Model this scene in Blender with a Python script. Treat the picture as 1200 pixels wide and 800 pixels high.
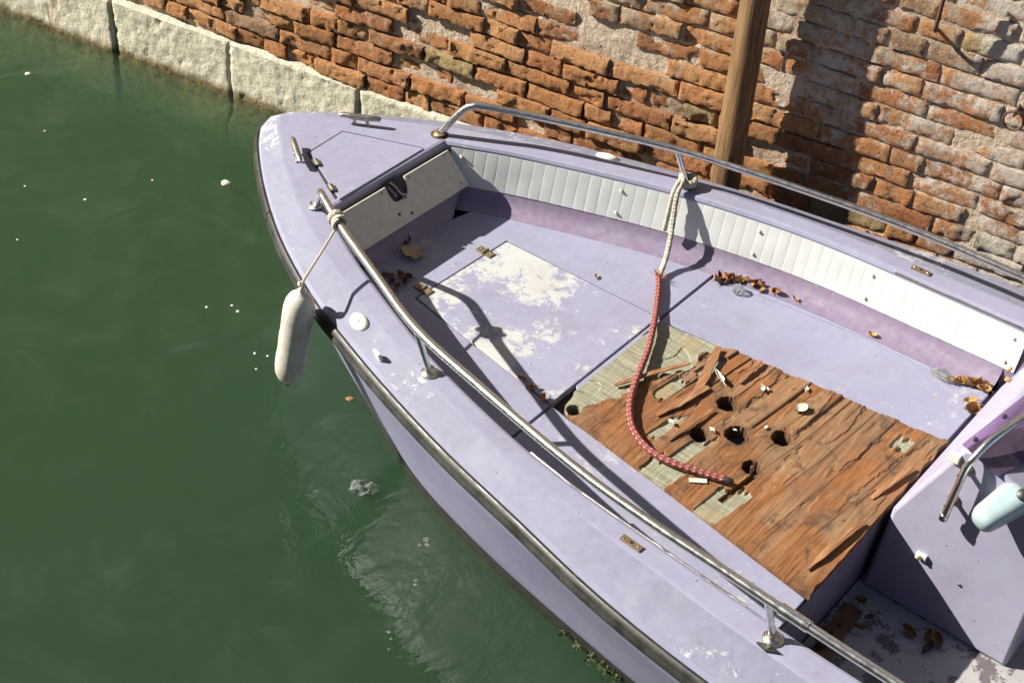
import bpy, bmesh, math, random
import numpy as np
from mathutils import Vector, Matrix, noise

random.seed(11)
scene = bpy.context.scene
COL = scene.collection
for o in list(bpy.data.objects):
    bpy.data.objects.remove(o, do_unlink=True)

# ------------------------------------------------------------------ camera
cam_d = bpy.data.cameras.new('camera')
cam = bpy.data.objects.new('camera', cam_d)
COL.objects.link(cam)
right = Vector((0.63429, -0.77071, 0.06066))
up = Vector((0.46985, 0.44661, 0.76143))
back = Vector((-0.61394, -0.45447, 0.64540))
CAM = Vector((-2.9777, 0.0, 3.30))
M = Matrix((right, up, back)).transposed().to_4x4()
M.translation = CAM
cam.matrix_world = M
cam_d.sensor_width = 36.0
cam_d.lens = 36.0 * 1780.0 / 1200.0
cam_d.clip_start = 0.05
cam_d.clip_end = 500.0
scene.camera = cam

# ------------------------------------------------------------------ light
SUN = Vector((0.71, -1.22, -1.0)).normalized()          # the way the light travels
to_sun = -SUN
elev = math.asin(to_sun.z)
azim = math.atan2(to_sun.x, to_sun.y)
world = bpy.data.worlds.new('World')
scene.world = world
world.use_nodes = True
wn = world.node_tree
wn.nodes.clear()
sky = wn.nodes.new('ShaderNodeTexSky')
sky.sky_type = 'NISHITA'
sky.sun_disc = False
sky.sun_elevation = elev
sky.sun_rotation = azim
sky.air_density = 0.6
sky.dust_density = 0.3
sky.ozone_density = 0.7
bg = wn.nodes.new('ShaderNodeBackground')
bg.inputs['Strength'].default_value = 0.05
wo = wn.nodes.new('ShaderNodeOutputWorld')
wn.links.new(sky.outputs[0], bg.inputs['Color'])
wn.links.new(bg.outputs[0], wo.inputs['Surface'])

sun_d = bpy.data.lights.new('sun', 'SUN')
sun_d.energy = 5.0
sun_d.angle = math.radians(0.5)
sun_d.color = (1.0, 0.94, 0.83)
sun = bpy.data.objects.new('sun', sun_d)
COL.objects.link(sun)
sun.rotation_euler = SUN.to_track_quat('-Z', 'Y').to_euler()
sun.location = (-4, 8, 7)

scene.view_settings.view_transform = 'Standard'
scene.view_settings.look = 'None'
scene.view_settings.gamma = 1.0
scene.view_settings.exposure = 1.22
try:
    scene.view_settings.use_curve_mapping = False
except Exception:
    pass
scene.render.engine = 'CYCLES'
scene.cycles.max_bounces = 8
scene.cycles.volume_bounces = 5
scene.cycles.transparent_max_bounces = 12


# ------------------------------------------------------------------ node helpers
ALB = 0.77        # all paints and stones are a shade darker than a first reading of the bright picture suggests


class NT:
    def __init__(self, name):
        self.mat = bpy.data.materials.new(name)
        self.mat.use_nodes = True
        self.t = self.mat.node_tree
        self.t.nodes.clear()
        self.out = self.n('ShaderNodeOutputMaterial')
        self.b = self.n('ShaderNodeBsdfPrincipled')
        self.l(self.b.outputs[0], self.out.inputs['Surface'])

    def n(self, k, **kw):
        nd = self.t.nodes.new(k)
        for a, v in kw.items():
            setattr(nd, a, v)
        return nd

    def l(self, a, b):
        self.t.links.new(a, b)

    def pos(self, scale=(1, 1, 1), obj=False, rot=(0, 0, 0)):
        if obj:
            src = self.n('ShaderNodeTexCoord').outputs['Object']
        else:
            src = self.n('ShaderNodeNewGeometry').outputs['Position']
        mp = self.n('ShaderNodeMapping')
        mp.inputs['Scale'].default_value = scale
        mp.inputs['Rotation'].default_value = rot
        self.l(src, mp.inputs['Vector'])
        return mp.outputs[0]

    def noise(self, vec, scale, detail=4, rough=0.55, dist=0.0):
        nd = self.n('ShaderNodeTexNoise')
        nd.inputs['Scale'].default_value = scale
        nd.inputs['Detail'].default_value = detail
        nd.inputs['Roughness'].default_value = rough
        nd.inputs['Distortion'].default_value = dist
        self.l(vec, nd.inputs['Vector'])
        return nd.outputs[0]

    def ramp(self, fac, stops, interp='LINEAR'):
        r = self.n('ShaderNodeValToRGB')
        r.color_ramp.interpolation = interp
        els = r.color_ramp.elements
        while len(els) < len(stops):
            els.new(0.5)
        for e, (p, c) in zip(els, stops):
            e.position = p
            if not isinstance(c, (tuple, list)):
                c = (c, c, c)
            e.color = (c[0], c[1], c[2], 1)
        self.l(fac, r.inputs[0])
        return r.outputs[0]

    def mix(self, fac, a, b, mode='MIX'):
        m = self.n('ShaderNodeMix', data_type='RGBA', blend_type=mode)
        for i, v in ((0, fac), (6, a), (7, b)):
            if hasattr(v, 'default_value') or hasattr(v, 'is_output'):
                self.l(v, m.inputs[i])
            elif i == 0:
                m.inputs[0].default_value = v
            else:
                m.inputs[i].default_value = (v[0], v[1], v[2], 1)
        return m.outputs[2]

    def math(self, op, a, b=None, c=None, clamp=False):
        m = self.n('ShaderNodeMath', operation=op, use_clamp=clamp)
        for i, v in enumerate((a, b, c)):
            if v is None:
                continue
            if hasattr(v, 'is_output'):
                self.l(v, m.inputs[i])
            else:
                m.inputs[i].default_value = v
        return m.outputs[0]

    def bump(self, h, strength=0.3, dist=0.01, prev=None):
        b = self.n('ShaderNodeBump')
        b.inputs['Strength'].default_value = strength
        b.inputs['Distance'].default_value = dist
        self.l(h, b.inputs['Height'])
        if prev is not None:
            self.l(prev, b.inputs['Normal'])
        return b.outputs[0]

    def set(self, **kw):
        for k, v in kw.items():
            k = k.replace('_', ' ')
            if k == 'Base Color':
                v = self.mix(1.0, v, (ALB, ALB, ALB), 'MULTIPLY')
            if hasattr(v, 'is_output'):
                self.l(v, self.b.inputs[k])
            elif isinstance(v, tuple):
                self.b.inputs[k].default_value = (v + (1,)) if len(v) == 3 and k != 'Subsurface Radius' else v
            else:
                self.b.inputs[k].default_value = v
        return self


def sep(N, vec):
    s = N.n('ShaderNodeSeparateXYZ')
    N.l(vec, s.inputs[0])
    return s.outputs


# ------------------------------------------------------------------ materials
def make_gelcoat(name, col, wear=0.3, thresh=0.62, big=3.0, rough=0.38, seed=0.0, streak=False, white=(0.56, 0.57, 0.55)):
    N = NT(name)
    p = N.pos()
    off = N.n('ShaderNodeVectorMath', operation='ADD')
    N.l(p, off.inputs[0])
    off.inputs[1].default_value = (seed, seed * 1.7, seed * .3)
    p = off.outputs[0]
    n1 = N.noise(p, 2.2, 3)
    n2 = N.noise(p, 40, 4, .6)
    tone = N.mix(N.ramp(n1, [(.3, 0), (.7, 1)]), tuple(c * .93 for c in col), tuple(min(1, c * 1.05) for c in col))
    tone = N.mix(N.ramp(n2, [(.35, 0), (.75, .16)]), tone, (.43, .46, .49))
    n5 = N.noise(p, 5.5, 8, .66, .8)
    tone = N.mix(N.ramp(n5, [(.50, 0), (.70, .20)]), tone, (.41, .47, .52))
    n6 = N.noise(p, 11, 7, .7, .3)
    tone = N.mix(N.ramp(n6, [(.55, 0), (.74, .30)]), tone, (.22, .20, .22))
    # chalky worn patches with flaky outlines
    nb = N.noise(p, big, 2, .5)
    sc = (1, 1, 1)
    nf = N.noise(p, 22, 9, .78, .3)
    nf2 = N.noise(p, 120, 3, .6)
    s = N.math('ADD', N.math('MULTIPLY', nb, .44), N.math('MULTIPLY', nf, .56))
    s = N.math('ADD', s, N.math('MULTIPLY_ADD', nf2, .13, -.04))
    m = N.ramp(s, [(thresh - .004, 0), (thresh + .024, 1)])
    m = N.math('MULTIPLY', m, wear)
    c = N.mix(m, tone, white)
    sc1 = N.noise(N.pos((90, 5, 5), rot=(0, 0, .35)), 2.0, 3, .5, .6)
    scr = N.math('MULTIPLY', N.ramp(sc1, [(.655, 0), (.675, 1), (.69, 0)]), N.ramp(N.noise(p, 4, 3), [(.52, 0), (.62, .8)]))
    c = N.mix(N.math('MULTIPLY', scr, .7), c, white)
    # small bare chips scattered about
    v = N.n('ShaderNodeTexVoronoi')
    v.inputs['Scale'].default_value = 34
    N.l(p, v.inputs['Vector'])
    chip = N.math('MULTIPLY', N.ramp(v.outputs['Distance'], [(.05, 1), (.09, 0)]), N.ramp(N.noise(p, 9, 2), [(.52, 0), (.6, 1)]))
    c = N.mix(N.math('MULTIPLY', chip, .7), c, white)
    # dirt specks
    v2 = N.n('ShaderNodeTexVoronoi')
    v2.inputs['Scale'].default_value = 21
    N.l(p, v2.inputs['Vector'])
    speck = N.math('MULTIPLY', N.ramp(v2.outputs['Distance'], [(.04, 1), (.085, 0)]), N.ramp(N.noise(p, 5, 2), [(.46, 0), (.54, 1)]))
    c = N.mix(N.math('MULTIPLY', speck, .75), c, (.10, .06, .05))
    grime = N.ramp(N.noise(p, 7, 6, .65), [(.5, 0), (.8, .35)])
    c = N.mix(grime, c, (.22, .185, .20))
    N.set(Base_Color=c, Roughness=N.ramp(n2, [(.3, rough - .06), (.7, rough + .16)]), Normal=N.bump(n2, .08, .004))
    return N.mat


LAV = (0.310, 0.306, 0.445)
m_deck = make_gelcoat('lavender_gelcoat', LAV, .75, .655, 2.4, .50, 1.0)
m_gunwale = make_gelcoat('weathered_gunwale', (.225, .232, .335), .75, .588, 2.0, .55, 5.5)
m_floor = make_gelcoat('lavender_floor_paint', LAV, .55, .60, 3.0, .5, 4.0)
m_hatch = make_gelcoat('worn_hatch_paint', LAV, .92, .512, 3.4, .5, 2.2)
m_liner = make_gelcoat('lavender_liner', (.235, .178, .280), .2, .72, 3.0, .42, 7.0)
m_well = make_gelcoat('worn_footwell_paint', (.115, .085, .095), .8, .478, 13.0, .7, 3.0, white=(.46, .46, .46))
m_console = make_gelcoat('lavender_console', (.385, .365, .51), .25, .72, 3.0, .42, 9.0)


def make_hull_mat():
    N = NT('lavender_hull')
    p = N.pos()
    n1 = N.noise(p, 3, 4)
    c = N.mix(N.ramp(n1, [(.35, 0), (.65, 1)]), (.245, .238, .385), (.315, .310, .470))
    st = N.noise(N.pos((6, 6, 40)), 3, 6, .7, .6)
    c = N.mix(N.ramp(st, [(.54, 0), (.68, .6)]), c, (.45, .49, .54))
    ch = N.noise(p, 30, 5, .7)
    c = N.mix(N.ramp(ch, [(.62, 0), (.68, .6)]), c, (.52, .54, .54))
    N.set(Base_Color=c, Roughness=.42, Normal=N.bump(ch, .05, .004))
    return N.mat


m_hull = make_hull_mat()


def simple(name, col, rough=.5, metallic=0.0, nscale=30, var=.25, bump=.1, bdist=.003, obj=False, spec=.5):
    N = NT(name)
    p = N.pos(obj=obj)
    n = N.noise(p, nscale, 5, .6)
    lo = tuple(c * (1 - var) for c in col)
    hi = tuple(min(1, c * (1 + var)) for c in col)
    N.set(Base_Color=N.mix(N.ramp(n, [(.3, 0), (.7, 1)]), lo, hi), Roughness=rough, Metallic=metallic)
    N.b.inputs['Specular IOR Level'].default_value = spec
    if bump:
        N.set(Normal=N.bump(n, bump, bdist))
    return N.mat


m_steel = simple('stainless_steel', (.62, .62, .60), .16, 1.0, 60, .12, .03, .002)
m_steel_dull = simple('weathered_steel', (.50, .48, .42), .38, 1.0, 90, .35, .2, .002)
m_black = simple('black_plastic', (.03, .028, .028), .45, 0, 60, .3, .1)
m_white_plastic = simple('white_plastic', (.78, .77, .70), .4, 0, 50, .08, .05)
m_pad = simple('white_vinyl', (.70, .73, .71), .5, 0, 9, .06, .05)
m_board = simple('beige_board', (.66, .63, .52), .6, 0, 40, .10, .08)
m_blue = simple('pale_blue_plastic', (.40, .52, .54), .35, 0, 40, .07, .05)
m_bronze = simple('tarnished_bronze', (.30, .22, .13), .5, .6, 90, .3, .3)
m_darkgap = simple('dark_recess', (.05, .035, .05), .8, 0, 30, .3, .1)
m_brownplank = simple('wet_brown_plank', (.16, .065, .03), .55, 0, 40, .4, .2)
m_rust = simple('rusted_iron', (.13, .06, .035), .85, .2, 120, .5, .5, .004)
m_algae = simple('green_weed', (.05, .07, .02), .7, 0, 60, .6, .2)
m_bootstripe = simple('dark_waterline_paint', (.022, .022, .018), .6, 0, 25, .5, .3)


def make_rubber():
    N = NT('black_rubber')
    p = N.pos()
    n = N.noise(p, 18, 6, .65)
    c = N.mix(N.ramp(n, [(.4, 0), (.72, 1)]), (.009, .009, .008), (.030, .029, .022))
    s = N.noise(p, 70, 4, .6)
    c = N.mix(N.ramp(s, [(.68, 0), (.75, .5)]), c, (.17, .165, .14))
    N.set(Base_Color=c, Roughness=N.ramp(n, [(.3, .36), (.7, .6)]), Normal=N.bump(s, .15, .003))
    return N.mat


m_rubber = make_rubber()


def make_rail_steel():
    N = NT('polished_rail_steel')
    p = N.pos()
    n = N.noise(p, 45, 5, .65)
    c = N.mix(N.ramp(n, [(.45, 0), (.75, 1)]), (.92, .93, .90), (.66, .62, .54))
    N.set(Base_Color=c, Metallic=1.0, Roughness=N.ramp(n, [(.35, .20), (.75, .36)]))
    return N.mat


m_rail = make_rail_steel()


def make_tint():
    N = NT('violet_tinted_acrylic')
    t = N.n('ShaderNodeBsdfTransparent')
    t.inputs[0].default_value = (.74, .60, .78, 1)
    g = N.n('ShaderNodeBsdfGlossy')
    g.inputs['Roughness'].default_value = .06
    d = N.n('ShaderNodeBsdfDiffuse')
    d.inputs['Color'].default_value = (.30, .22, .34, 1)
    m1 = N.n('ShaderNodeMixShader')
    m1.inputs[0].default_value = .16
    N.l(t.outputs[0], m1.inputs[1])
    N.l(d.outputs[0], m1.inputs[2])
    fr = N.n('ShaderNodeFresnel')
    fr.inputs[0].default_value = 1.45
    m2 = N.n('ShaderNodeMixShader')
    N.l(fr.outputs[0], m2.inputs[0])
    N.l(m1.outputs[0], m2.inputs[1])
    N.l(g.outputs[0], m2.inputs[2])
    N.l(m2.outputs[0], N.out.inputs['Surface'])
    return N.mat


m_tint = make_tint()


def make_film():
    N = NT('clear_plastic_film')
    N.set(Base_Color=(.85, .88, .86), Roughness=.12)
    N.b.inputs['Transmission Weight'].default_value = .9
    N.b.inputs['IOR'].default_value = 1.3
    n = N.noise(N.pos(), 60, 4, .6)
    N.set(Normal=N.bump(n, .8, .006))
    return N.mat


m_film = make_film()


def make_brick(name, island=False):
    N = NT(name)
    if island:
        rnd = N.n('ShaderNodeNewGeometry').outputs['Random Per Island']
    else:
        rnd = N.n('ShaderNodeObjectInfo').outputs['Random']
    p = N.pos()
    base = N.ramp(rnd, [(0.0, (.60, .25, .090)), (.16, (.68, .33, .135)), (.34, (.52, .195, .075)), (.5, (.65, .28, .105)),
                        (.62, (.44, .16, .065)), (.74, (.70, .35, .16)), (.86, (.56, .24, .105)), (.95, (.54, .42, .20)), (.97, (.38, .25, .16))], 'CONSTANT')
    n1 = N.noise(p, 24, 6, .65)
    c = N.mix(N.ramp(n1, [(.3, 0), (.75, 1)]), base, N.mix(.5, base, (.78, .47, .25)))
    pit = N.noise(p, 75, 7, .78)
    c = N.mix(N.ramp(pit, [(.385, .75), (.46, 0)]), c, (.10, .04, .025))
    # lime wash, plaster remains and salt bloom, patchy over the wall
    xyz = sep(N, p)
    big = N.noise(p, 2.1, 4, .6)
    fine = N.noise(p, 20, 7, .7)
    # more plaster left on the upper courses beside the post, more salt beyond the post
    zz = N.math('MULTIPLY_ADD', xyz[2], .22, -.13)
    yy = N.math('MULTIPLY_ADD', xyz[1], -.13, .255)
    yy = N.math('MINIMUM', N.math('MAXIMUM', yy, -.06), .12)
    s = N.math('ADD', N.math('MULTIPLY', big, .45), N.math('MULTIPLY', fine, .62))
    s = N.math('ADD', s, zz)
    sb = N.ramp(s, [(.60, 0), (.67, .85)])
    c = N.mix(sb, c, N.mix(N.noise(p, 60, 4), (.44, .33, .21), (.80, .70, .54)))
    fine2 = N.noise(p, 34, 8, .75)
    big2 = N.noise(p, 3.6, 3, .5)
    s2 = N.math('ADD', N.math('MULTIPLY', big2, .5), N.math('MULTIPLY', fine2, .5))
    s2 = N.math('ADD', s2, N.math('MULTIPLY', yy, .9))
    c = N.mix(N.ramp(s2, [(.56, 0), (.63, .88)]), c, (.84, .78, .70))
    soot = N.noise(p, 6, 4, .6)
    c = N.mix(N.ramp(soot, [(.56, 0), (.75, .6)]), c, (.13, .085, .06))
    h = N.math('ADD', N.math('MULTIPLY', n1, .6), N.math('ADD', N.math('MULTIPLY', pit, .8), N.math('MULTIPLY', N.noise(p, 260, 4, .7), .45)))
    N.set(Base_Color=c, Roughness=.92, Normal=N.bump(h, 1.0, .020))
    N.b.inputs['Specular IOR Level'].default_value = .2
    return N.mat


m_brick = make_brick('old_brick')
m_brick_far = make_brick('old_brick_far', True)


def make_mortar():
    N = NT('lime_mortar')
    p = N.pos()
    n = N.noise(p, 50, 6, .7)
    b = N.noise(p, 5, 4, .6)
    c = N.mix(N.ramp(n, [(.3, 0), (.7, 1)]), (.48, .36, .25), (.82, .70, .56))
    c = N.mix(N.ramp(b, [(.5, 0), (.7, .7)]), c, (.22, .11, .06))
    N.set(Base_Color=c, Roughness=.95, Normal=N.bump(n, 1.0, .014))
    N.b.inputs['Specular IOR Level'].default_value = .15
    return N.mat


m_mortar = make_mortar()


def make_stone():
    N = NT('istrian_stone')
    p = N.pos()
    n = N.noise(p, 22, 7, .65)
    f = N.noise(p, 62, 6, .75)
    c = N.mix(N.ramp(n, [(.3, 0), (.7, 1)]), (.62, .57, .43), (.77, .73, .59))
    c = N.mix(N.ramp(f, [(.30, .8), (.37, 0)]), c, (.20, .16, .09))
    # rust runs down the face
    rs = N.noise(N.pos((9, 9, 1.6)), 1.7, 5, .65)
    xyz = sep(N, p)
    c = N.mix(N.math('MULTIPLY', N.ramp(rs, [(.56, 0), (.66, .8)]), N.ramp(N.math('MULTIPLY_ADD', xyz[1], .5, -1.9), [(.3, 0.1), (.6, 1)])), c, (.36, .20, .07))
    # tide line: algae below the wet level
    wob = N.math('MULTIPLY_ADD', N.noise(p, 9, 4), .05, -.022)
    z = N.math('ADD', xyz[2], wob)
    alg = N.ramp(N.math('MULTIPLY_ADD', z, 5.0, .5), [(.55, 1), (.72, 0)])
    ac = N.mix(N.ramp(n, [(.35, 0), (.65, 1)]), (.085, .062, .024), (.28, .20, .085))
    c = N.mix(N.math('MULTIPLY', alg, .95), c, ac)
    N.set(Base_Color=c, Roughness=.85, Normal=N.bump(N.math('ADD', n, N.math('MULTIPLY', f, .9)), .9, .012))
    N.b.inputs['Specular IOR Level'].default_value = .25
    return N.mat


m_stone = make_stone()


def make_post():
    N = NT('weathered_timber')
    g = N.noise(N.pos((34, 34, 1.6)), 2.0, 6, .65, .5)
    c = N.ramp(g, [(.28, (.06, .028, .012)), (.5, (.19, .098, .036)), (.72, (.34, .195, .075))])
    gg = N.noise(N.pos((5, 5, 2)), 2, 4)
    c = N.mix(N.ramp(gg, [(.5, 0), (.7, .4)]), c, (.27, .19, .10))
    cr = N.noise(N.pos((60, 60, 1.0)), 2.0, 3, .5, .3)
    crm = N.ramp(cr, [(.33, 1), (.39, 0)])
    c = N.mix(N.math('MULTIPLY', crm, .8), c, (.06, .03, .02))
    N.set(Base_Color=c, Roughness=.8, Normal=N.bump(N.math('SUBTRACT', g, crm), .6, .008))
    return N.mat


m_post = make_post()


def make_ply():
    N = NT('rotten_plywood')
    at = N.n('ShaderNodeAttribute', attribute_name='layer')
    lay = sep(N, at.outputs['Color'])
    p = N.pos()
    g = N.noise(N.pos((2.2, 36, 8)), 3.0, 6, .65, .5)
    ven = N.ramp(g, [(.25, (.085, .035, .016)), (.42, (.215, .086, .033)), (.6, (.30, .138, .054)), (.8, (.385, .225, .115))])
    ven = N.mix(N.ramp(lay[2], [(.0, 0), (.25, .0), (.45, .38)]), ven, N.mix(g, (.20, .125, .075), (.46, .33, .20)))
    ven = N.mix(N.ramp(lay[2], [(.66, 0), (.85, .4)]), ven, N.mix(g, (.06, .03, .018), (.22, .10, .05)))
    ven = N.mix(N.ramp(N.noise(p, 13, 6, .7, .5), [(.53, 0), (.64, .8)]), ven, (.085, .052, .034))
    blot = N.noise(p, 6, 5, .6)
    ven = N.mix(N.ramp(blot, [(.5, 0), (.72, .6)]), ven, (.22, .15, .09))
    rust = N.noise(p, 4.2, 3)
    ven = N.mix(N.ramp(rust, [(.54, 0), (.66, .5)]), ven, (.36, .125, .03))
    grey = N.noise(N.pos((4, 14, 8)), 6, 6, .7, .4)
    ven = N.mix(N.ramp(grey, [(.60, 0), (.72, .45)]), ven, (.38, .32, .25))
    k = N.noise(N.pos((46, 3.0, 8)), 3.0, 6, .65, .4)
    core = N.ramp(k, [(.25, (.17, .145, .09)), (.45, (.28, .27, .19)), (.62, (.36, .36, .275)), (.8, (.48, .47, .38))])
    yel = N.noise(p, 9, 4)
    core = N.mix(N.ramp(yel, [(.55, 0), (.68, .6)]), core, (.36, .25, .11))
    c = N.mix(lay[0], ven, core)
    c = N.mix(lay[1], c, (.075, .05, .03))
    N.set(Base_Color=c, Roughness=.8, Normal=N.bump(N.math('ADD', g, N.math('MULTIPLY', k, .5)), .55, .006))
    N.b.inputs['Specular IOR Level'].default_value = .25
    return N.mat


m_ply = make_ply()


def make_splinter():
    N = NT('splintered_veneer')
    g = N.noise(N.pos((3, 40, 14)), 3.0, 5, .6, .3)
    N.set(Base_Color=N.ramp(g, [(.3, (.15, .058, .024)), (.5, (.30, .135, .055)), (.75, (.44, .26, .135))]), Roughness=.8, Normal=N.bump(g, .25, .002))
    return N.mat


m_splinter = make_splinter()


def make_leaf(name, a, b):
    N = NT(name)
    n = N.noise(N.pos(), 55, 5, .6)
    N.set(Base_Color=N.mix(N.ramp(n, [(.3, 0), (.7, 1)]), a, b), Roughness=.75, Normal=N.bump(n, .5, .003))
    return N.mat


m_leaf_brown = make_leaf('brown_leaf', (.20, .085, .03), (.40, .20, .08))
m_leaf_ochre = make_leaf('ochre_leaf', (.42, .22, .06), (.60, .38, .14))
m_leaf_pale = make_leaf('pale_tan_leaf', (.52, .36, .19), (.68, .52, .32))
m_leaf_dark = make_leaf('dark_leaf', (.05, .03, .02), (.13, .075, .04))
m_petal = make_leaf('cream_scrap', (.66, .62, .46), (.80, .77, .64))


def make_rope(name, base, fleck, cover, s=(60.0, 2.0)):
    N = NT(name)
    uv = N.n('ShaderNodeUVMap').outputs[0]
    mp = N.n('ShaderNodeMapping')
    mp.inputs['Scale'].default_value = (s[0], s[1], 1)
    N.l(uv, mp.inputs['Vector'])
    x = sep(N, mp.outputs[0])
    fl = N.math('ADD', x[0], x[1])
    w1 = N.math('SINE', N.math('MULTIPLY', fl, 6.2832))
    w2 = N.math('SINE', N.math('MULTIPLY', N.math('SUBTRACT', x[0], x[1]), 6.2832))
    m = N.ramp(N.math('MULTIPLY', w1, w2), [(cover, 0), (cover + .1, 1)])
    dirt = N.noise(N.pos(), 45, 5, .65)
    c = N.mix(m, base, fleck)
    c = N.mix(N.ramp(dirt, [(.45, 0), (.8, .55)]), c, tuple(v * .45 for v in base))
    h = N.math('MULTIPLY', w1, w2)
    N.set(Base_Color=c, Roughness=.8, Normal=N.bump(h, .5, .003))
    return N.mat


m_rope_red = make_rope('red_flecked_rope', (.235, .040, .034), (.47, .32, .27), .45, (26, 3))
m_rope_grey = make_rope('grey_rope', (.46, .43, .35), (.60, .57, .47), .4, (40, 2))
m_cord = make_rope('thin_cord', (.60, .53, .42), (.70, .65, .54), .4, (40, 2))


def make_fender():
    N = NT('dirty_white_vinyl')
    p = N.pos()
    n = N.noise(p, 14, 6, .65)
    f = N.noise(p, 60, 5, .7)
    c = N.mix(N.ramp(n, [(.44, 0), (.66, .75)]), (.68, .665, .59), (.45, .385, .30))
    c = N.mix(N.ramp(N.noise(N.pos((8, 8, 3)), 3, 5, .7), [(.56, 0), (.70, .6)]), c, (.34, .25, .18))
    c = N.mix(N.ramp(f, [(.6, 0), (.72, .6)]), c, (.28, .18, .12))
    N.set(Base_Color=c, Roughness=.5, Normal=N.bump(f, .15, .003))
    return N.mat


m_fender = make_fender()


def make_water():
    """clear rippled surface over a green scattering body of water"""
    N = NT('murky_canal_water')
    N.t.nodes.remove(N.b)
    p = N.pos()
    r1 = N.noise(N.pos((1.0, 1.5, 1)), 3.2, 5, .55, .8)
    r2 = N.noise(N.pos((1.0, 1.3, 1)), 13, 3, .5, .5)
    h = N.math('ADD', N.math('MULTIPLY', r1, .6), N.math('MULTIPLY', r2, .11))
    nrm = N.bump(h, .36, .05)
    t = N.n('ShaderNodeBsdfTransparent')
    t.inputs[0].default_value = (.94, .95, .90, 1)
    gl = N.n('ShaderNodeBsdfGlossy')
    gl.inputs['Roughness'].default_value = .04
    N.l(nrm, gl.inputs['Normal'])
    geo = N.n('ShaderNodeNewGeometry')
    dt = N.n('ShaderNodeVectorMath', operation='DOT_PRODUCT')
    N.l(geo.outputs['Incoming'], dt.inputs[0])
    N.l(nrm, dt.inputs[1])
    om = N.math('SUBTRACT', 1.0, N.math('ABSOLUTE', dt.outputs['Value']), clamp=True)
    frs = N.math('MULTIPLY_ADD', N.math('POWER', om, 5.0), .97, .025)
    # thin broken surface film; its pale mottling also paints in sky reflections
    scum_sheen = N.noise(p, 3.4, 8, .66, 1.2)
    d = N.n('ShaderNodeBsdfDiffuse')
    d.inputs['Color'].default_value = (.34, .42, .34, 1)
    m1 = N.n('ShaderNodeMixShader')
    N.l(N.ramp(scum_sheen, [(.47, 0.0), (.58, .010), (.72, .032)]), m1.inputs[0])
    N.l(t.outputs[0], m1.inputs[1])
    N.l(d.outputs[0], m1.inputs[2])
    m2 = N.n('ShaderNodeMixShader')
    N.l(frs, m2.inputs[0])
    N.l(m1.outputs[0], m2.inputs[1])
    N.l(gl.outputs[0], m2.inputs[2])
    N.l(m2.outputs[0], N.out.inputs['Surface'])
    ab = N.n('ShaderNodeVolumeAbsorption')
    ab.inputs['Color'].default_value = (.14, .50, .12, 1)
    ab.inputs['Density'].default_value = 5.0
    sc = N.n('ShaderNodeVolumeScatter')
    sc.inputs['Color'].default_value = (.76, 1, .95, 1)
    sc.inputs['Density'].default_value = 0.69
    sc.inputs['Anisotropy'].default_value = .1
    ad = N.n('ShaderNodeAddShader')
    N.l(ab.outputs[0], ad.inputs[0])
    N.l(sc.outputs[0], ad.inputs[1])
    N.l(ad.outputs[0], N.out.inputs['Volume'])
    return N.mat


m_water = make_water()
m_mud = simple('canal_mud', (.05, .055, .03), .9, 0, 8, .4, .3, .01)


# ------------------------------------------------------------------ mesh helpers
def mesh_obj(name, V, F, mat, parent=None, smooth=None, uvs=None, loc=None):
    me = bpy.data.meshes.new(name)
    me.from_pydata([tuple(v) for v in V], [], [tuple(f) for f in F])
    me.validate()
    if smooth is not None:
        me.polygons.foreach_set('use_smooth', [True] * len(me.polygons))
        me.set_sharp_from_angle(angle=math.radians(smooth))
    if uvs is not None:
        ul = me.uv_layers.new(name='UVMap')
        for lp in me.loops:
            ul.data[lp.index].uv = uvs[lp.vertex_index]
    me.materials.append(mat)
    o = bpy.data.objects.new(name, me)
    COL.objects.link(o)
    if loc is not None:
        o.location = loc
    if parent is not None:
        o.parent = parent
    return o


def tag(o, label, cat, group=None, kind=None):
    o['label'] = label
    o['category'] = cat
    if group:
        o['group'] = group
    if kind:
        o['kind'] = kind
    return o


def empty(name, loc=(0, 0, 0)):
    o = bpy.data.objects.new(name, None)
    o.empty_display_size = .1
    o.location = loc
    COL.objects.link(o)
    return o


class MB:
    """collects shapes that belong to one part"""
    def __init__(self):
        self.V, self.F = [], []

    def add(self, VF):
        V, F = VF
        k = len(self.V)
        self.V += [Vector(v) for v in V]
        self.F += [tuple(i + k for i in f) for f in F]
        return self

    def build(self, name, mat, parent=None, smooth=None, bevel=0):
        o = mesh_obj(name, self.V, self.F, mat, parent, smooth)
        if bevel:
            add_bevel(o, bevel)
        return o


def add_bevel(o, w, seg=2, angle=30):
    b = o.modifiers.new('bevel', 'BEVEL')
    b.width = w
    b.segments = seg
    b.limit_method = 'ANGLE'
    b.angle_limit = math.radians(angle)
    return o


def vbox(c, s, rot=None):
    c = Vector(c)
    V = []
    for z in (-.5, .5):
        for x, y in ((-.5, -.5), (.5, -.5), (.5, .5), (-.5, .5)):
            v = Vector((x * s[0], y * s[1], z * s[2]))
            if rot is not None:
                v = rot @ v
            V.append(c + v)
    return V, [(3, 2, 1, 0), (4, 5, 6, 7), (0, 1, 5, 4), (1, 2, 6, 5), (2, 3, 7, 6), (3, 0, 4, 7)]


def rotz(a):
    return Matrix.Rotation(a, 3, 'Z')


def prism(poly, z0, z1):
    n = len(poly)
    V = [(x, y, z0) for x, y in poly] + [(x, y, z1) for x, y in poly]
    F = [tuple(range(n - 1, -1, -1)), tuple(range(n, 2 * n))]
    F += [(i, (i + 1) % n, n + (i + 1) % n, n + i) for i in range(n)]
    return V, F


def area2(poly):
    return sum(poly[i][0] * poly[(i + 1) % len(poly)][1] - poly[(i + 1) % len(poly)][0] * poly[i][1] for i in range(len(poly)))


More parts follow.
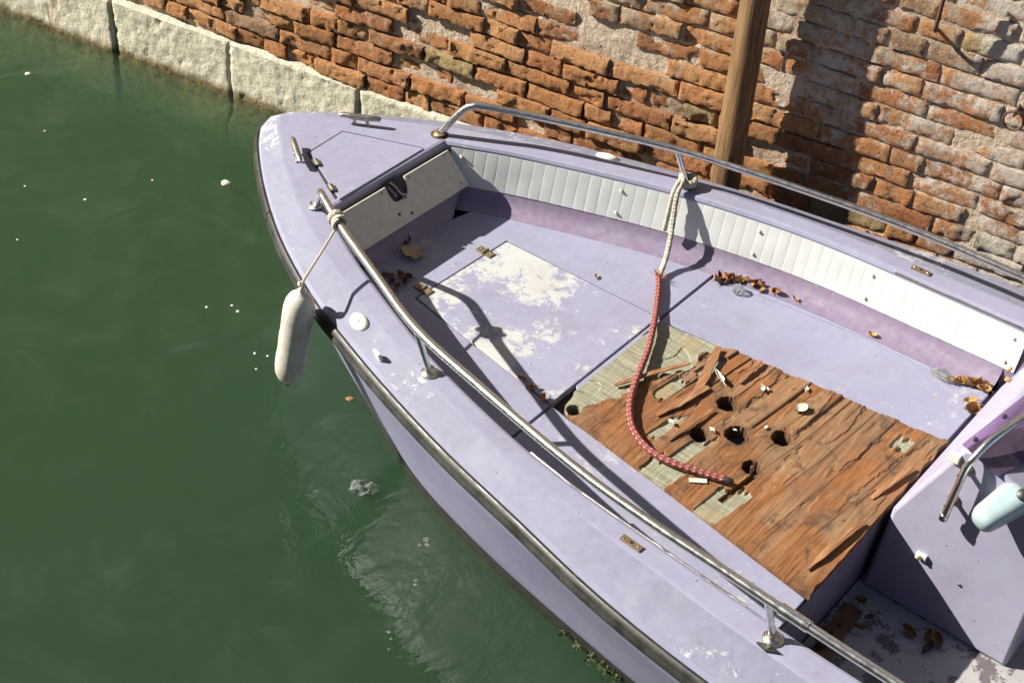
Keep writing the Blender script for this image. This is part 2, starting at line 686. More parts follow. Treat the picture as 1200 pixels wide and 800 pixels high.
def slab(name, poly, z0, z1, mat, parent, bevel=.0025):
    if area2(poly) < 0:
        poly = poly[::-1]
    o = mesh_obj(name, *prism(poly, z0, z1), mat, parent)
    if bevel:
        add_bevel(o, bevel)
    return o


def catmull(P, n):
    """dense smooth curve through points, n samples per span"""
    P = [Vector(p) for p in P]
    out = []
    for i in range(len(P) - 1):
        p0 = P[max(i - 1, 0)] if i > 0 else P[0] * 2 - P[1]
        p1, p2 = P[i], P[i + 1]
        p3 = P[i + 2] if i + 2 < len(P) else P[-1] * 2 - P[-2]
        for k in range(n):
            t = k / n
            out.append(.5 * ((2 * p1) + (p2 - p0) * t + (2 * p0 - 5 * p1 + 4 * p2 - p3) * t * t + (3 * p1 - p0 - 3 * p2 + p3) * t ** 3))
    out.append(P[-1].copy())
    return out


def resample(P, n):
    d = [0]
    for a, b in zip(P, P[1:]):
        d.append(d[-1] + (b - a).length)
    out = []
    j = 0
    for i in range(n):
        s = d[-1] * i / (n - 1)
        while j < len(d) - 2 and d[j + 1] < s:
            j += 1
        t = (s - d[j]) / max(1e-9, d[j + 1] - d[j])
        out.append(P[j].lerp(P[j + 1], min(1, max(0, t))))
    return out


def tube(P, r, seg=10, closed=False, caps=True, uv=False, lobes=0, twist=0.0, lobe_amp=.12):
    P = [Vector(p) for p in P]
    n = len(P)
    V, F, U = [], [], []
    up = Vector((0, 0, 1))
    prev = None
    L = 0
    for i, p in enumerate(P):
        a = P[i - 1] if (i > 0 or closed) else P[i]
        b = P[(i + 1) % n] if (i < n - 1 or closed) else P[i]
        t = (b - a).normalized()
        if prev is None:
            ref = up if abs(t.z) < .9 else Vector((1, 0, 0))
            nn = (ref - t * ref.dot(t)).normalized()
        else:
            nn = (prev - t * prev.dot(t)).normalized()
        prev = nn
        bb = t.cross(nn)
        rr = r(i / (n - 1)) if callable(r) else r
        if i:
            L += (P[i] - P[i - 1]).length
        for k in range(seg):
            a_ = 2 * math.pi * k / seg
            q = rr * (1 + (lobe_amp * math.cos(lobes * a_ + twist * L) if lobes else 0))
            V.append(p + nn * math.cos(a_) * q + bb * math.sin(a_) * q)
            U.append((L, k / seg))
    rings = n if closed else n - 1
    for i in range(rings):
        for k in range(seg):
            a0 = i * seg + k
            a1 = i * seg + (k + 1) % seg
            b0 = ((i + 1) % n) * seg + k
            b1 = ((i + 1) % n) * seg + (k + 1) % seg
            F.append((a0, a1, b1, b0))
    if caps and not closed:
        F.append(tuple(range(seg - 1, -1, -1)))
        F.append(tuple(range((n - 1) * seg, n * seg)))
    return (V, F, U) if uv else (V, F)


def lathe(profile, origin, axis=(0, 0, 1), seg=20):
    """profile: (radius, height) list from bottom to top"""
    ax = Vector(axis).normalized()
    ref = Vector((1, 0, 0)) if abs(ax.x) < .9 else Vector((0, 1, 0))
    u = (ref - ax * ref.dot(ax)).normalized()
    w = ax.cross(u)
    o = Vector(origin)
    V, F = [], []
    for r, h in profile:
        for k in range(seg):
            a = 2 * math.pi * k / seg
            V.append(o + ax * h + (u * math.cos(a) + w * math.sin(a)) * r)
    for i in range(len(profile) - 1):
        for k in range(seg):
            F.append((i * seg + k, i * seg + (k + 1) % seg, (i + 1) * seg + (k + 1) % seg, (i + 1) * seg + k))
    F.append(tuple(range(seg - 1, -1, -1)))
    F.append(tuple(range((len(profile) - 1) * seg, len(profile) * seg)))
    return V, F


def loft(rows):
    V, F = [], []
    n = len(rows[0])
    for r in rows:
        V += [Vector(p) for p in r]
    for i in range(len(rows) - 1):
        for k in range(n - 1):
            F.append((i * n + k, i * n + k + 1, (i + 1) * n + k + 1, (i + 1) * n + k))
    return V, F


def interp(tab, y):
    """smooth table lookup; tab sorted by falling y: (y, x)"""
    T = sorted(tab)
    if y <= T[0][0]:
        return T[0][1]
    if y >= T[-1][0]:
        return T[-1][1]
    for i in range(len(T) - 1):
        if T[i][0] <= y <= T[i + 1][0]:
            x0, y0 = T[i]
            x1, y1 = T[i + 1]
            m = (y1 - y0) / (x1 - x0)
            m0 = m if i == 0 else (T[i + 1][1] - T[i - 1][1]) / (T[i + 1][0] - T[i - 1][0])
            m1 = m if i + 2 >= len(T) else (T[i + 2][1] - T[i][1]) / (T[i + 2][0] - T[i][0])
            h = x1 - x0
            t = (y - x0) / h
            return ((2 * t ** 3 - 3 * t * t + 1) * y0 + (t ** 3 - 2 * t * t + t) * h * m0 + (-2 * t ** 3 + 3 * t * t) * y1 + (t ** 3 - t * t) * h * m1)


def fbm(v, o=4):
    return noise.fractal(v, 1.0, 2.0, o)


# ================================================================== SETTING
w_ = MB().add(vbox((-5.5, 4.0, -.80), (19.0, 26.0, 1.60)))
water = w_.build('canal_water', m_water)
water['kind'] = 'structure'
bed = mesh_obj('canal_bed', [(-15, -9, -1.7), (4, -9, -1.7), (4, 17, -1.7), (-15, 17, -1.7)], [(0, 1, 2, 3)], m_mud)
bed['kind'] = 'structure'

# ------------------------------------------------------------------ brick wall on a stone footing
EU = Vector((.18, -1, 0)).normalized()            # along the wall, towards the stern of the boat
EW = Vector((-1, -.18, 0)).normalized()           # out of the wall, towards the canal
WO = Vector((.2348, 6.0, 0))


def wp(u, z, w):
    return WO + EU * u + EW * w + Vector((0, 0, z))


wall = empty('brick_wall', wp(3.0, 0, -.05))
tag(wall, 'weathered orange brick canal wall with crumbling mortar on pale stone blocks', 'wall')
WL = wall.location
bpy.context.view_layer.update()


def wchild(name, V, F, mat, smooth=None):
    o = mesh_obj(name, V, F, mat, None, smooth)
    o.parent = wall
    o.matrix_parent_inverse = Matrix.Translation(WL).inverted()
    return o


SET = -.014      # the brick face stands a little behind the stone face


def course_wave(u, z):
    return .010 * math.sin(u * 1.3 + z * 2.0) + .006 * math.sin(u * 3.7 + 1.0 + z * 5)


def brick_mesh(u0, u1, z0, z1, off, nu, nz, depth=.07, seed=0.0, rough=1.0):
    V, F = [], []
    tilt = random.uniform(-.012, .012) * rough
    tz = random.uniform(-.10, .10) * rough
    jag = [random.uniform(-.004, .004) for _ in range(4)]
    for j in range(nz + 1):
        for i in range(nu + 1):
            a, b = i / nu, j / nz
            u = u0 + (u1 - u0) * a
            z = z0 + (z1 - z0) * b
            ed = min(a * (u1 - u0), (1 - a) * (u1 - u0), b * (z1 - z0), (1 - b) * (z1 - z0))
            q = Vector((u * 1.0 + seed, z, seed))
            n1 = noise.noise(q * 22)
            n2 = noise.noise(q * 75)
            n3 = noise.noise(q * 9 + Vector((5, 2, 1)))
            w = off + n1 * .0016 * rough + n2 * .0026 * rough - max(0, noise.noise(q * 62 + Vector((3, 3, 3))) - .25) * .012 * rough + (a - .5) * tilt + (b - .5) * tz * (z1 - z0)
            if n3 > .28:
                w -= .0045 * rough + (n3 - .28) * .012 * rough
            if ed < 1e-6:
                w -= .0035 + .004 * noise.noise(q * 40)
                u += .0035 * noise.noise(q * 33 + Vector((9, 0, 0)))
                z += .0030 * noise.noise(q * 33 + Vector((0, 9, 0)))
            V.append((u, z, w))
    n = nu + 1
    for j in range(nz):
        for i in range(nu):
            F.append((j * n + i, j * n + i + 1, (j + 1) * n + i + 1, (j + 1) * n + i))
    ring = [i for i in range(n)] + [j * n + nu for j in range(1, nz + 1)] + [nz * n + i for i in range(nu - 1, -1, -1)] + [j * n for j in range(nz - 1, 0, -1)]
    k = len(V)
    for r in ring:
        u, z, w = V[r]
        V.append((u, z, off - depth))
    m = len(ring)
    for i in range(m):
        F.append((ring[i], k + i, k + (i + 1) % m, ring[(i + 1) % m]))
    return [wp(u, z + course_wave(u, z), w) for u, z, w in V], F


ZB = .252
CH = .0662
far = MB()
n_brick = 0
ci = 0
z = ZB
missing = [(2.93, .40), (3.55, .78), (2.45, .62)]
while z < 3.0:
    u = -3.0 - random.random() * .2
    header = ci % 2
    while u < 9.2:
        r = random.random()
        L = random.uniform(.205, .25) if r < .58 else random.uniform(.10, .135)
        if r > .92:
            L = random.uniform(.15, .19)
        gap = random.uniform(.008, .016)
        u0, u1 = u, u + L
        h = CH - random.uniform(.007, .012)
        y = 6.0 - ((u0 + u1) / 2) / 1.016
        zmax = .16 + (5.0 - y) * .34 + .13
        near = (.45 < y < 4.95) and z < zmax
        smoothwall = max(0.0, min(1.0, (2.15 - y) * 2.2))          # better kept beyond the post
        off = SET + random.gauss(0, .0046 - .0022 * smoothwall)
        rr = random.random()
        if rr < .10:
            off -= random.uniform(.010, .024) * (1 - .75 * smoothwall)
        elif rr > .90 and smoothwall < .5:
            off += random.uniform(.004, .010)
        gone = any(abs((u0 + u1) / 2 - mu) < .09 and abs(z + .03 - mz) < .04 for mu, mz in missing)
        if gone:
            off -= .035
        seed = random.uniform(0, 50)
        if near and n_brick < 298:
            nu = max(9, int(L / .0098))
            V, F = brick_mesh(u0, u1, z, z + h, off, nu, 6, seed=seed, rough=random.uniform(.8, 1.4) * (1 - .45 * smoothwall))
            wchild('brick', V, F, m_brick, 32)
            n_brick += 1
        else:
            V, F = brick_mesh(u0, u1, z, z + h, off, 4, 2, seed=seed)
            far.add((V, F))
        u = u1 + gap
    z += CH
    ci += 1
fo = wchild('brick_courses', far.V, far.F, m_brick_far, 50)
fo['kind'] = 'stuff'


def mortar_grid():
    u0, u1, z0, z1 = -3.1, 9.3, .20, 3.0
    us = [u0 + .12 * i for i in range(int((.4 - u0) / .12))]
    us += list(np.arange(.4, 5.9, .0145)) + list(np.arange(5.9, u1, .12))
    zs = list(np.arange(z0, 1.75, .0145)) + list(np.arange(1.75, z1 + .1, .1))
    V, F = [], []
    for zz in zs:
        for uu in us:
            q = Vector((uu, zz, 3.3))
            w = SET - .0140 - .008 * max(0, min(1, (.80 - zz) * 3)) + .0045 * noise.noise(q * 30) + .006 * noise.noise(q * 6) + .003 * noise.noise(q * 70)
            big = noise.noise(q * 2.2 + Vector((4, 4, 0)))
            if zz > .5:
                w += max(0, big + .02) * .014 * min(1, (zz - .5) * 3)
            sm_ = max(0.0, min(1.0, (2.15 - (6.0 - uu / 1.016)) * 2.2))
            w += sm_ * (SET - .0075 - w) * .8
            V.append(wp(uu, zz + course_wave(uu, zz), w))
    n = len(us)
    for j in range(len(zs) - 1):
        for i in range(n - 1):
            F.append((j * n + i, j * n + i + 1, (j + 1) * n + i + 1, (j + 1) * n + i))
    return V, F


V, F = mortar_grid()
wchild('mortar', V, F, m_mortar, 60)

# stone footing: long blocks, joints where the photograph has them
joints = [-3.0, -1.8, -.75, .35, 1.285, 1.885, 2.505, 3.35, 4.4, 5.5, 6.7, 8.0, 9.2]
for a, b in zip(joints, joints[1:]):
    V, F = [], []
    ua, ub = a + .002, b - .002
    nu = max(8, int((ub - ua) / .011)) if .3 < b < 4.4 and a > -.8 else 14
    zs = list(np.linspace(-.55, -.12, 6)) + list(np.linspace(-.08, .243, 30))
    top = random.uniform(-.006, .006)
    so = random.uniform(-.006, .006)
    prof = []
    for j, zz in enumerate(zs):
        for i in range(nu + 1):
            t = i / nu
            uu = ua + (ub - ua) * t
            q = Vector((uu, zz, 7.7 + a))
            w = so + .006 * noise.noise(q * 7) + .004 * noise.noise(q * 24) + .003 * noise.noise(q * 60) - max(0, noise.noise(q * 40 + Vector((1, 7, 2))) - .42) * .02
            e = min(t * (ub - ua), (1 - t) * (ub - ua))
            if e < .007:
                w -= .008 * (1 - e / .007)
            z2 = zz
            if j == len(zs) - 1:
                w -= .016
                z2 += top + .004 * noise.noise(q * 15)
            if zz < -.1:                      # the footing spreads out irregularly under water
                w += .02 + .05 * (-.1 - zz) + .05 * noise.noise(Vector((uu * 3, zz * 4, 2)))
            V.append(wp(uu, z2, w))
    n = nu + 1
    for j in range(len(zs) - 1):
        for i in range(nu):
            F.append((j * n + i, j * n + i + 1, (j + 1) * n + i + 1, (j + 1) * n + i))
    # top and the two ends go back into the wall
    k = len(V)
    last = (len(zs) - 1) * n
    for i in range(n):
        V.append(Vector(V[last + i]) - EW * .15)
    for i in range(nu):
        F.append((last + i, last + i + 1, k + i + 1, k + i))
    for col, flip in ((0, 1), (nu, 0)):
        k = len(V)
        for j in range(len(zs)):
            V.append(Vector(V[j * n + col]) - EW * .15)
        for j in range(len(zs) - 1):
            f = (j * n + col, k + j, k + j + 1, (j + 1) * n + col)
            F.append(f[::-1] if flip else f)
    o = wchild('stone_block', V, F, m_stone, 60)
wchild('footing_core', [wp(-3.0, -1.7, -.06), wp(9.2, -1.7, -.06), wp(9.2, .235, -.06), wp(-3.0, .235, -.06)], [(0, 1, 2, 3)], m_mortar)

up0, up1, th = wp(-3.0, 2.98, -.03), wp(9.2, 2.98, -.03), Vector((0, 0, 4.6))
wchild('wall_face', [up0, up1, up1 + th, up0 + th, up0 - EW * .3, up1 - EW * .3, up1 - EW * .3 + th, up0 - EW * .3 + th], [(0, 1, 2, 3), (5, 4, 7, 6), (3, 2, 6, 7), (4, 0, 3, 7), (1, 5, 6, 2), (0, 4, 5, 1)], m_brick_far)

# unseen house across the canal, added to shape fill light and reflections
house = empty('added_fill_house', (-7.6, 4.0, 0))
tag(house, 'unseen ochre plastered house with shutters, added across the canal for fill light', 'house')
m_plaster = simple('ochre_plaster', (.40, .25, .13), .9, 0, 3, .25, .2, .01)
m_shutter = simple('green_shutter', (.05, .09, .06), .7, 0, 20, .3, .2)
hv, hf = vbox((0, 0, 2.3), (1.2, 24.0, 7.0))
mesh_obj('wall', hv, hf, m_plaster, house)
for row in range(2):
    for q in range(8):
        y = -9.8 + q * 2.8
        for d in (-.24, .24):
            hv, hf = vbox((.62, y + d, 2.1 + row * 2.3), (.05, .44, 1.3))
            mesh_obj('shutter', hv, hf, m_shutter, house)

# iron left in the wall
rod = tube(catmull([wp(4.575, 1.15, -.03), wp(4.575, 1.165, .02), wp(4.578, 1.20, .045), wp(4.58, 1.34, .05), wp(4.58, 1.40, .05)], 6), .0065, 8)
o = mesh_obj('iron_hook', rod[0], rod[1], m_rust, None, 40)
tag(o, 'thin rusty iron rod bent upward out of the brick wall', 'hook')
rp = wp(4.868, .955, .006)
ring = [rp + EU * (.030 * math.cos(t)) + Vector((0, 0, .034 * math.sin(t))) + EW * (.010 + .006 * math.sin(t)) for t in np.linspace(0, 2 * math.pi, 25)[:-1]]
rg = empty('wall_ring', rp)
tag(rg, 'small rusty iron ring stapled into whitened brickwork', 'ring')
o = mesh_obj('ring', *tube([p - rp for p in ring], .0040, 8, closed=True), m_rust, rg, 40)
o = mesh_obj('staple', *tube([Vector((0, 0, .034)) - EW * .05, Vector((0, 0, .034)) + EW * .022, Vector((0, 0, .026)) + EW * .024, Vector((0, 0, .024)) - EW * .05], .005, 8), m_rust, rg, 40)

# mooring post between the boat and the wall
pb = Vector((.861, 1.985, 0))
rows = []
V, F = [], []
SEG = 28
zs = list(np.linspace(-1.2, 2.3, 60))
for zz in zs:
    cx = pb.x + .012 * math.sin(zz * 1.1) + .0 * zz
    cy = pb.y + .035 * zz + .008 * math.sin(zz * 2.3 + 1)
    r = .0510 - .0035 * zz
    for k in range(SEG):
        a = 2 * math.pi * k / SEG
        q = Vector((math.cos(a) * 1.4, math.sin(a) * 1.4, zz * .9))
        rr = r * (1 + .07 * noise.noise(q) + .03 * noise.noise(q * 4))
        V.append((cx + rr * math.cos(a), cy + rr * math.sin(a), zz))
for j in range(len(zs) - 1):
    for k in range(SEG):
        F.append((j * SEG + k, j * SEG + (k + 1) % SEG, (j + 1) * SEG + (k + 1) % SEG, (j + 1) * SEG + k))
F.append(tuple(range((len(zs) - 1) * SEG, len(zs) * SEG)))
F.append(tuple(range(SEG - 1, -1, -1)))
o = mesh_obj('mooring_post', V, F, m_post, None, 60)
tag(o, 'round brown timber mooring post standing against the brick wall', 'post')

# ================================================================== BOAT
boat = empty('motor_boat', (0, .6, 0))
tag(boat, 'worn lavender motorboat with white side padding, steel rails and rotten plywood floor', 'boat')
BI = Matrix.Translation(boat.location).inverted()


def B(o, parent=None):
    """make o a part of the boat (or of one of its parts), keeping it where it stands"""
    if parent is None:
        o.parent = boat
        o.matrix_parent_inverse = BI
    else:
        o.parent = parent
        o.matrix_parent_inverse = Matrix.Identity(4)
    return o


def part(name, VF, mat, parent=None, smooth=None, bevel=0):
    o = mesh_obj(name, VF[0], VF[1], mat, None, smooth)
    if bevel:
        add_bevel(o, bevel)
    return B(o, parent)


ZD, ZR, ZF, ZW = .553, .515, .345, .062
rub_t = [(0, 3.290), (.050, 3.278), (.132, 3.203), (.285, 3.012), (.436, 2.780), (.562, 2.525), (.630, 2.338), (.705, 2.102), (.780, 1.819), (.836, 1.542), (.900, 1.223), (.935, .905), (.952, .5), (.96, 0), (.95, -.8), (.91, -1.6)]
crs_t = [(0, 3.238), (.034, 3.224), (.085, 3.155), (.21, 2.995), (.365, 2.745), (.487, 2.485), (.562, 2.28), (.650, 2.0), (.712, 1.74), (.752, 1.49), (.782, 1.154), (.803, .9), (.82, .5), (.826, 0), (.816, -.8), (.78, -1.6)]
wl_t = [(0, 2.99), (.06, 2.955), (.14, 2.86), (.235, 2.74), (.326, 2.588), (.455, 2.317), (.560, 2.058), (.618, 1.812), (.656, 1.591), (.706, 1.193), (.735, .8), (.752, .4), (.76, 0), (.76, -.8), (.74, -1.6)]
ci_t = [(2.745, .272), (2.55, .372), (2.36, .452), (2.1, .55), (1.98, .587), (1.8, .632), (1.6, .672), (1.4, .694), (1.2, .706), (.9, .722), (.5, .73), (0, .73), (-.8, .72), (-1.3, .70)]


def half(tab, n):
    return resample(catmull([(x, y, 0) for x, y in tab], 10), n)


def both(tab, z, n=70, sx=1.0):
    h = half(tab, n)
    s = [Vector((p.x * sx, p.y, z)) for p in h]
    return [Vector((-p.x, p.y, p.z)) for p in s[:0:-1]] + s       # port stern -> nose -> starboard stern


def offset2(P, d):
    """shift a plan curve sideways (left of its run positive)"""
    out = []
    for i, p in enumerate(P):
        a = P[max(i - 1, 0)]
        b = P[min(i + 1, len(P) - 1)]
        t = (b - a)
        t.z = 0
        t.normalize()
        out.append(p + Vector((-t.y, t.x, 0)) * d)
    return out


def setz(P, z):
    return [Vector((p.x, p.y, z)) for p in P]


rub = both(rub_t, ZR)
crs = both(crs_t, ZD)
wl = both(wl_t, 0)


def lerp_row(A, Bv, t, z, bulge=0):
    return [Vector((a.x + (b.x - a.x) * t, a.y + (b.y - a.y) * t, z)) for a, b in zip(A, Bv)]


# hull shell from the rubbing strake down below the water
rows = [setz(rub, .512), setz(rub, .45), lerp_row(rub, wl, .24, .35), lerp_row(rub, wl, .54, .20), lerp_row(rub, wl, .86, .06), setz(wl, 0), lerp_row(wl, [Vector((p.x * .8, p.y * .97, 0)) for p in wl], 1, -.14), [Vector((p.x * .15, p.y * .93 - .02, -.30)) for p in wl]]
VF = loft(rows)
n = len(rub)
# transom
k = len(VF[0])
VF[1].append(tuple([r * n for r in range(len(rows))] + [r * n + n - 1 for r in range(len(rows) - 1, -1, -1)]))
hull = part('hull', VF, m_hull, None, 45)
bs = [offset2(lerp_row(rub, wl, .93, .032), .003), offset2(setz(wl, -.03), .004)]
part('waterline_stripe', loft(bs), m_bootstripe, None, 60)

# deck: outer chamfer, flat side decks and foredeck, rolled inner lip
ys = [y for y in np.linspace(-1.3, 2.745, 60)]
port_in = [Vector((-interp(ci_t, y), y, 0)) for y in ys]
stbd_in = [Vector((interp(ci_t, y), y, 0)) for y in ys[::-1]]
fx = interp(ci_t, 2.745)
front_in = [Vector((x, 2.745, 0)) for x in np.linspace(-fx + .03, fx - .03, 14)]
inner = port_in + front_in + stbd_in           # port stern -> front -> starboard stern; the cockpit is on its right


def inner_off(d_side, d_front, z, rad=0):
    """curve set d outward (away from the cockpit)"""
    out = []
    ns, nf = len(port_in), len(front_in)
    for i, p in enumerate(inner):
        if i < ns:
            d = Vector((-1, 0, 0)) * d_side
            if p.y > 2.70:
                d += Vector((0, 1, 0)) * d_front * (p.y - 2.70) / .045
        elif i < ns + nf:
            d = Vector((0, 1, 0)) * d_front
            d += Vector((d_side * (p.x / fx), 0, 0)) * .9
        else:
            d = Vector((1, 0, 0)) * d_side
            if p.y > 2.70:
                d += Vector((0, 1, 0)) * d_front * (p.y - 2.70) / .045
        out.append(Vector((p.x + d.x, p.y + d.y, z)))
    return out


e0 = inner_off(.014, .014, ZD)
lip = [e0, inner_off(.005, .005, ZD - .003), inner_off(0, 0, ZD - .012), inner_off(.002, .002, ZD - .034), inner_off(.022, .022, ZD - .040)]
V, F = [], []


def push(row):
    k = len(V)
    V.extend(row)
    return list(range(k, k + len(row)))


def strip(a, b):
    for i in range(len(a) - 1):
        F.append((a[i], a[i + 1], b[i + 1], b[i]))


r_rub0 = push([Vector((p.x, p.y, .505)) for p in offset2(rub, .002)])
r_rub = push([Vector((p.x, p.y, .528)) for p in offset2(rub, -.004)])
r_c0 = push([a.lerp(b, .965) + Vector((0, 0, .0006)) for a, b in zip(setz(rub, .528), crs)])
r_c1 = push(offset2(setz(crs, ZD + .0005), -.006))
strip(r_rub0, r_rub)
i_ch = len(F)
strip(r_rub, r_c0)
i_ce = len(F)
strip(r_c0, r_c1)
li = [push(r) for r in lip]
for a, b in zip(li, li[1:]):
    strip(b, a)
F.append(tuple(r_c1[::-1] + li[0]))
deck = part('deck', (V, F), m_deck, None, 9)
deck.data.materials.append(m_gunwale)
for q_ in range(i_ch, i_ce):
    deck.data.polygons[q_].material_index = 1
# aft deck so the cockpit is closed at the stern
slab_af = slab('stern_deck', [(-.76, -1.59), (.76, -1.59), (.70, -1.302), (-.70, -1.302)], .53, ZD - .002, m_deck, None)
B(slab_af)

# cockpit liner: side walls, front bulkhead and cove down to the floor
lrows = [inner_off(.020, .018, .522), inner_off(-.004, -.026, .46), inner_off(-.022, -.062, .402), inner_off(-.030, -.078, .382), inner_off(-.046, -.096, .362), inner_off(-.070, -.110, .350), inner_off(-.090, -.120, .3445)]
ns = len(port_in)
iy = [i for i, p in enumerate(inner) if p.y >= .885]
i0, i1 = iy[0], iy[-1]
lr = [r[i0:i1 + 1] for r in lrows]
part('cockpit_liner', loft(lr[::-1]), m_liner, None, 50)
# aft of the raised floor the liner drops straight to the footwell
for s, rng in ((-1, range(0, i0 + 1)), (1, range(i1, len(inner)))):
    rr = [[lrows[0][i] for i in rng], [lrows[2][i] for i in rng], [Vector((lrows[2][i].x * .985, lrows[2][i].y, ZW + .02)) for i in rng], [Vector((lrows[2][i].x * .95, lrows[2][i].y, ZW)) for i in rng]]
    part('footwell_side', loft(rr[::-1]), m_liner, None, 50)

# raised floor: pieces with dark joints between them over a sub-floor
fl = lr[-1]
sub = [(p.x * 1.03, p.y) for p in fl]
o = slab('sub_floor', sub, .285, .318, m_darkgap, None, 0)
B(o)
portf = [(p.x, p.y) for p in fl if p.x < -.15]
stbf = [(p.x, p.y) for p in fl if p.x > .15][::-1]


def fx_at(y, s):
    T = sorted([(b, a) for a, b in (portf if s < 0 else stbf)])
    for (y0, x0), (y1, x1) in zip(T, T[1:]):
        if y0 <= y <= y1:
            return x0 + (x1 - x0) * (y - y0) / max(1e-9, (y1 - y0))
    return T[0][1] if y < T[0][0] else T[-1][1]


g = .003
ftop = max(p[1] for p in [(p.x, p.y) for p in fl])
fore_port = [(fx_at(1.822, -1), 1.822)] + [p for p in portf if p[1] > 1.83] + [(x, ftop) for x in np.linspace(-.14, .14, 5)] + [p for p in stbf[::-1] if p[1] > 1.83][:0]
frontedge = [(p.x, p.y) for p in fl if abs(p.x) <= .15]
fore = [(fx_at(1.822, -1), 1.822)] + [p for p in portf if p[1] > 1.83] + frontedge + sorted([p for p in stbf if p[1] > 1.83], key=lambda p: -p[1]) + [(fx_at(1.822, 1), 1.822)]
HA, HB, HC, HD = (-.213, 2.43), (.213, 2.415), (.238, 1.822), (-.308, 1.822)
fore += [(HC[0] + g, 1.822), (HB[0] + g, HB[1] + g), (HA[0] - g, HA[1] + g), (HD[0] - g, 1.822)]
B(slab('floor_sheet', fore, .32, ZF, m_floor, None))
hatch = B(slab('floor_hatch', [(HA[0] + g, HA[1] - g), (HB[0] - g, HB[1] - g), (HC[0] - g, 1.825), (HD[0] + g, 1.825)], .32, ZF + .001, m_hatch, None))
# aft floor panels either side of the plywood
seam = [(.515, 1.812), (.56, 1.6), (.603, 1.29), (.60, 1.02), (.60, .892)]
plyR = [(.232, 1.785), (.270, 1.5), (.305, 1.2), (.345, .892)]
B(slab('floor_panel', seam + plyR[::-1] + [(.13, 1.795), (.13, 1.812)], .32, ZF, m_floor, None))
outer = [(fx_at(1.812, 1), 1.812)] + sorted([p for p in stbf if .90 < p[1] < 1.80], key=lambda p: -p[1]) + [(fx_at(.892, 1), .892)]
B(slab('floor_margin', outer + [(x + .0025, y) for x, y in seam[::-1]], .32, ZF, m_floor, None))
plyL = [(-.325, 1.69), (-.375, 1.3), (-.432, .892)]
pouter = [(fx_at(1.812, -1), 1.812)] + sorted([p for p in portf if .90 < p[1] < 1.80], key=lambda p: -p[1]) + [(fx_at(.892, -1), .892)]
B(slab('floor_panel', pouter + plyL[::-1] + [(-.322, 1.74), (-.312, 1.79), (-.31, 1.812)], .32, ZF, m_floor, None))
B(slab('floor_strip', [(-.19, 1.8185), (.232, 1.8185), (.222, 1.793), (-.21, 1.793)], .325, ZF, m_floor, None))
# aft face of the raised floor
part('seat_riser', ([(-.70, .888, .337), (.70, .888, .337), (.70, .905, ZW - .02), (-.70, .905, ZW - .02)], [(0, 3, 2, 1)]), m_liner)
# footwell sole
B(slab('footwell_sole', [(-.72, .90), (.70, .90), (.70, -1.3), (-.72, -1.3)], ZW - .03, ZW, m_well, None, 0))
part('sole_plank', vbox((-.30, .845, ZW + .008), (.34, .055, .014), rotz(.06)), m_brownplank, None, None, .003)

# ------------------------------------------------------------------ rotten plywood in the floor
PZ = .3585
nx, ny = 210, 250
y0p, y1p = .886, 1.80
lt = [(1.80, -.226), (1.765, -.275), (1.72, -.312), (1.674, -.322), (1.3, -.372), (.886, -.424)]
rt = [(1.80, .216), (1.5, .262), (1.2, .300), (.886, .340)]
holes = [(.036, 1.44, .030), (-.126, 1.43, .026), (-.053, 1.347, .036), (.022, 1.246, .029), (-.135, 1.246, .027)]
V, F, LAY = [], [], []


def sstep(a, b, x):
    t = min(1, max(0, (x - a) / (b - a)))
    return t * t * (3 - 2 * t)


rs_ = random.Random(5)
flakes = []
yf = .80
while yf < 1.95:
    wdt = rs_.uniform(.020, .10)
    flakes.append((yf, wdt, (rs_.uniform(-.46, -.2) if rs_.random() < .45 else rs_.uniform(-.15, .18)), rs_.uniform(.001, .0085), rs_.uniform(-.12, .10)))
    yf += wdt


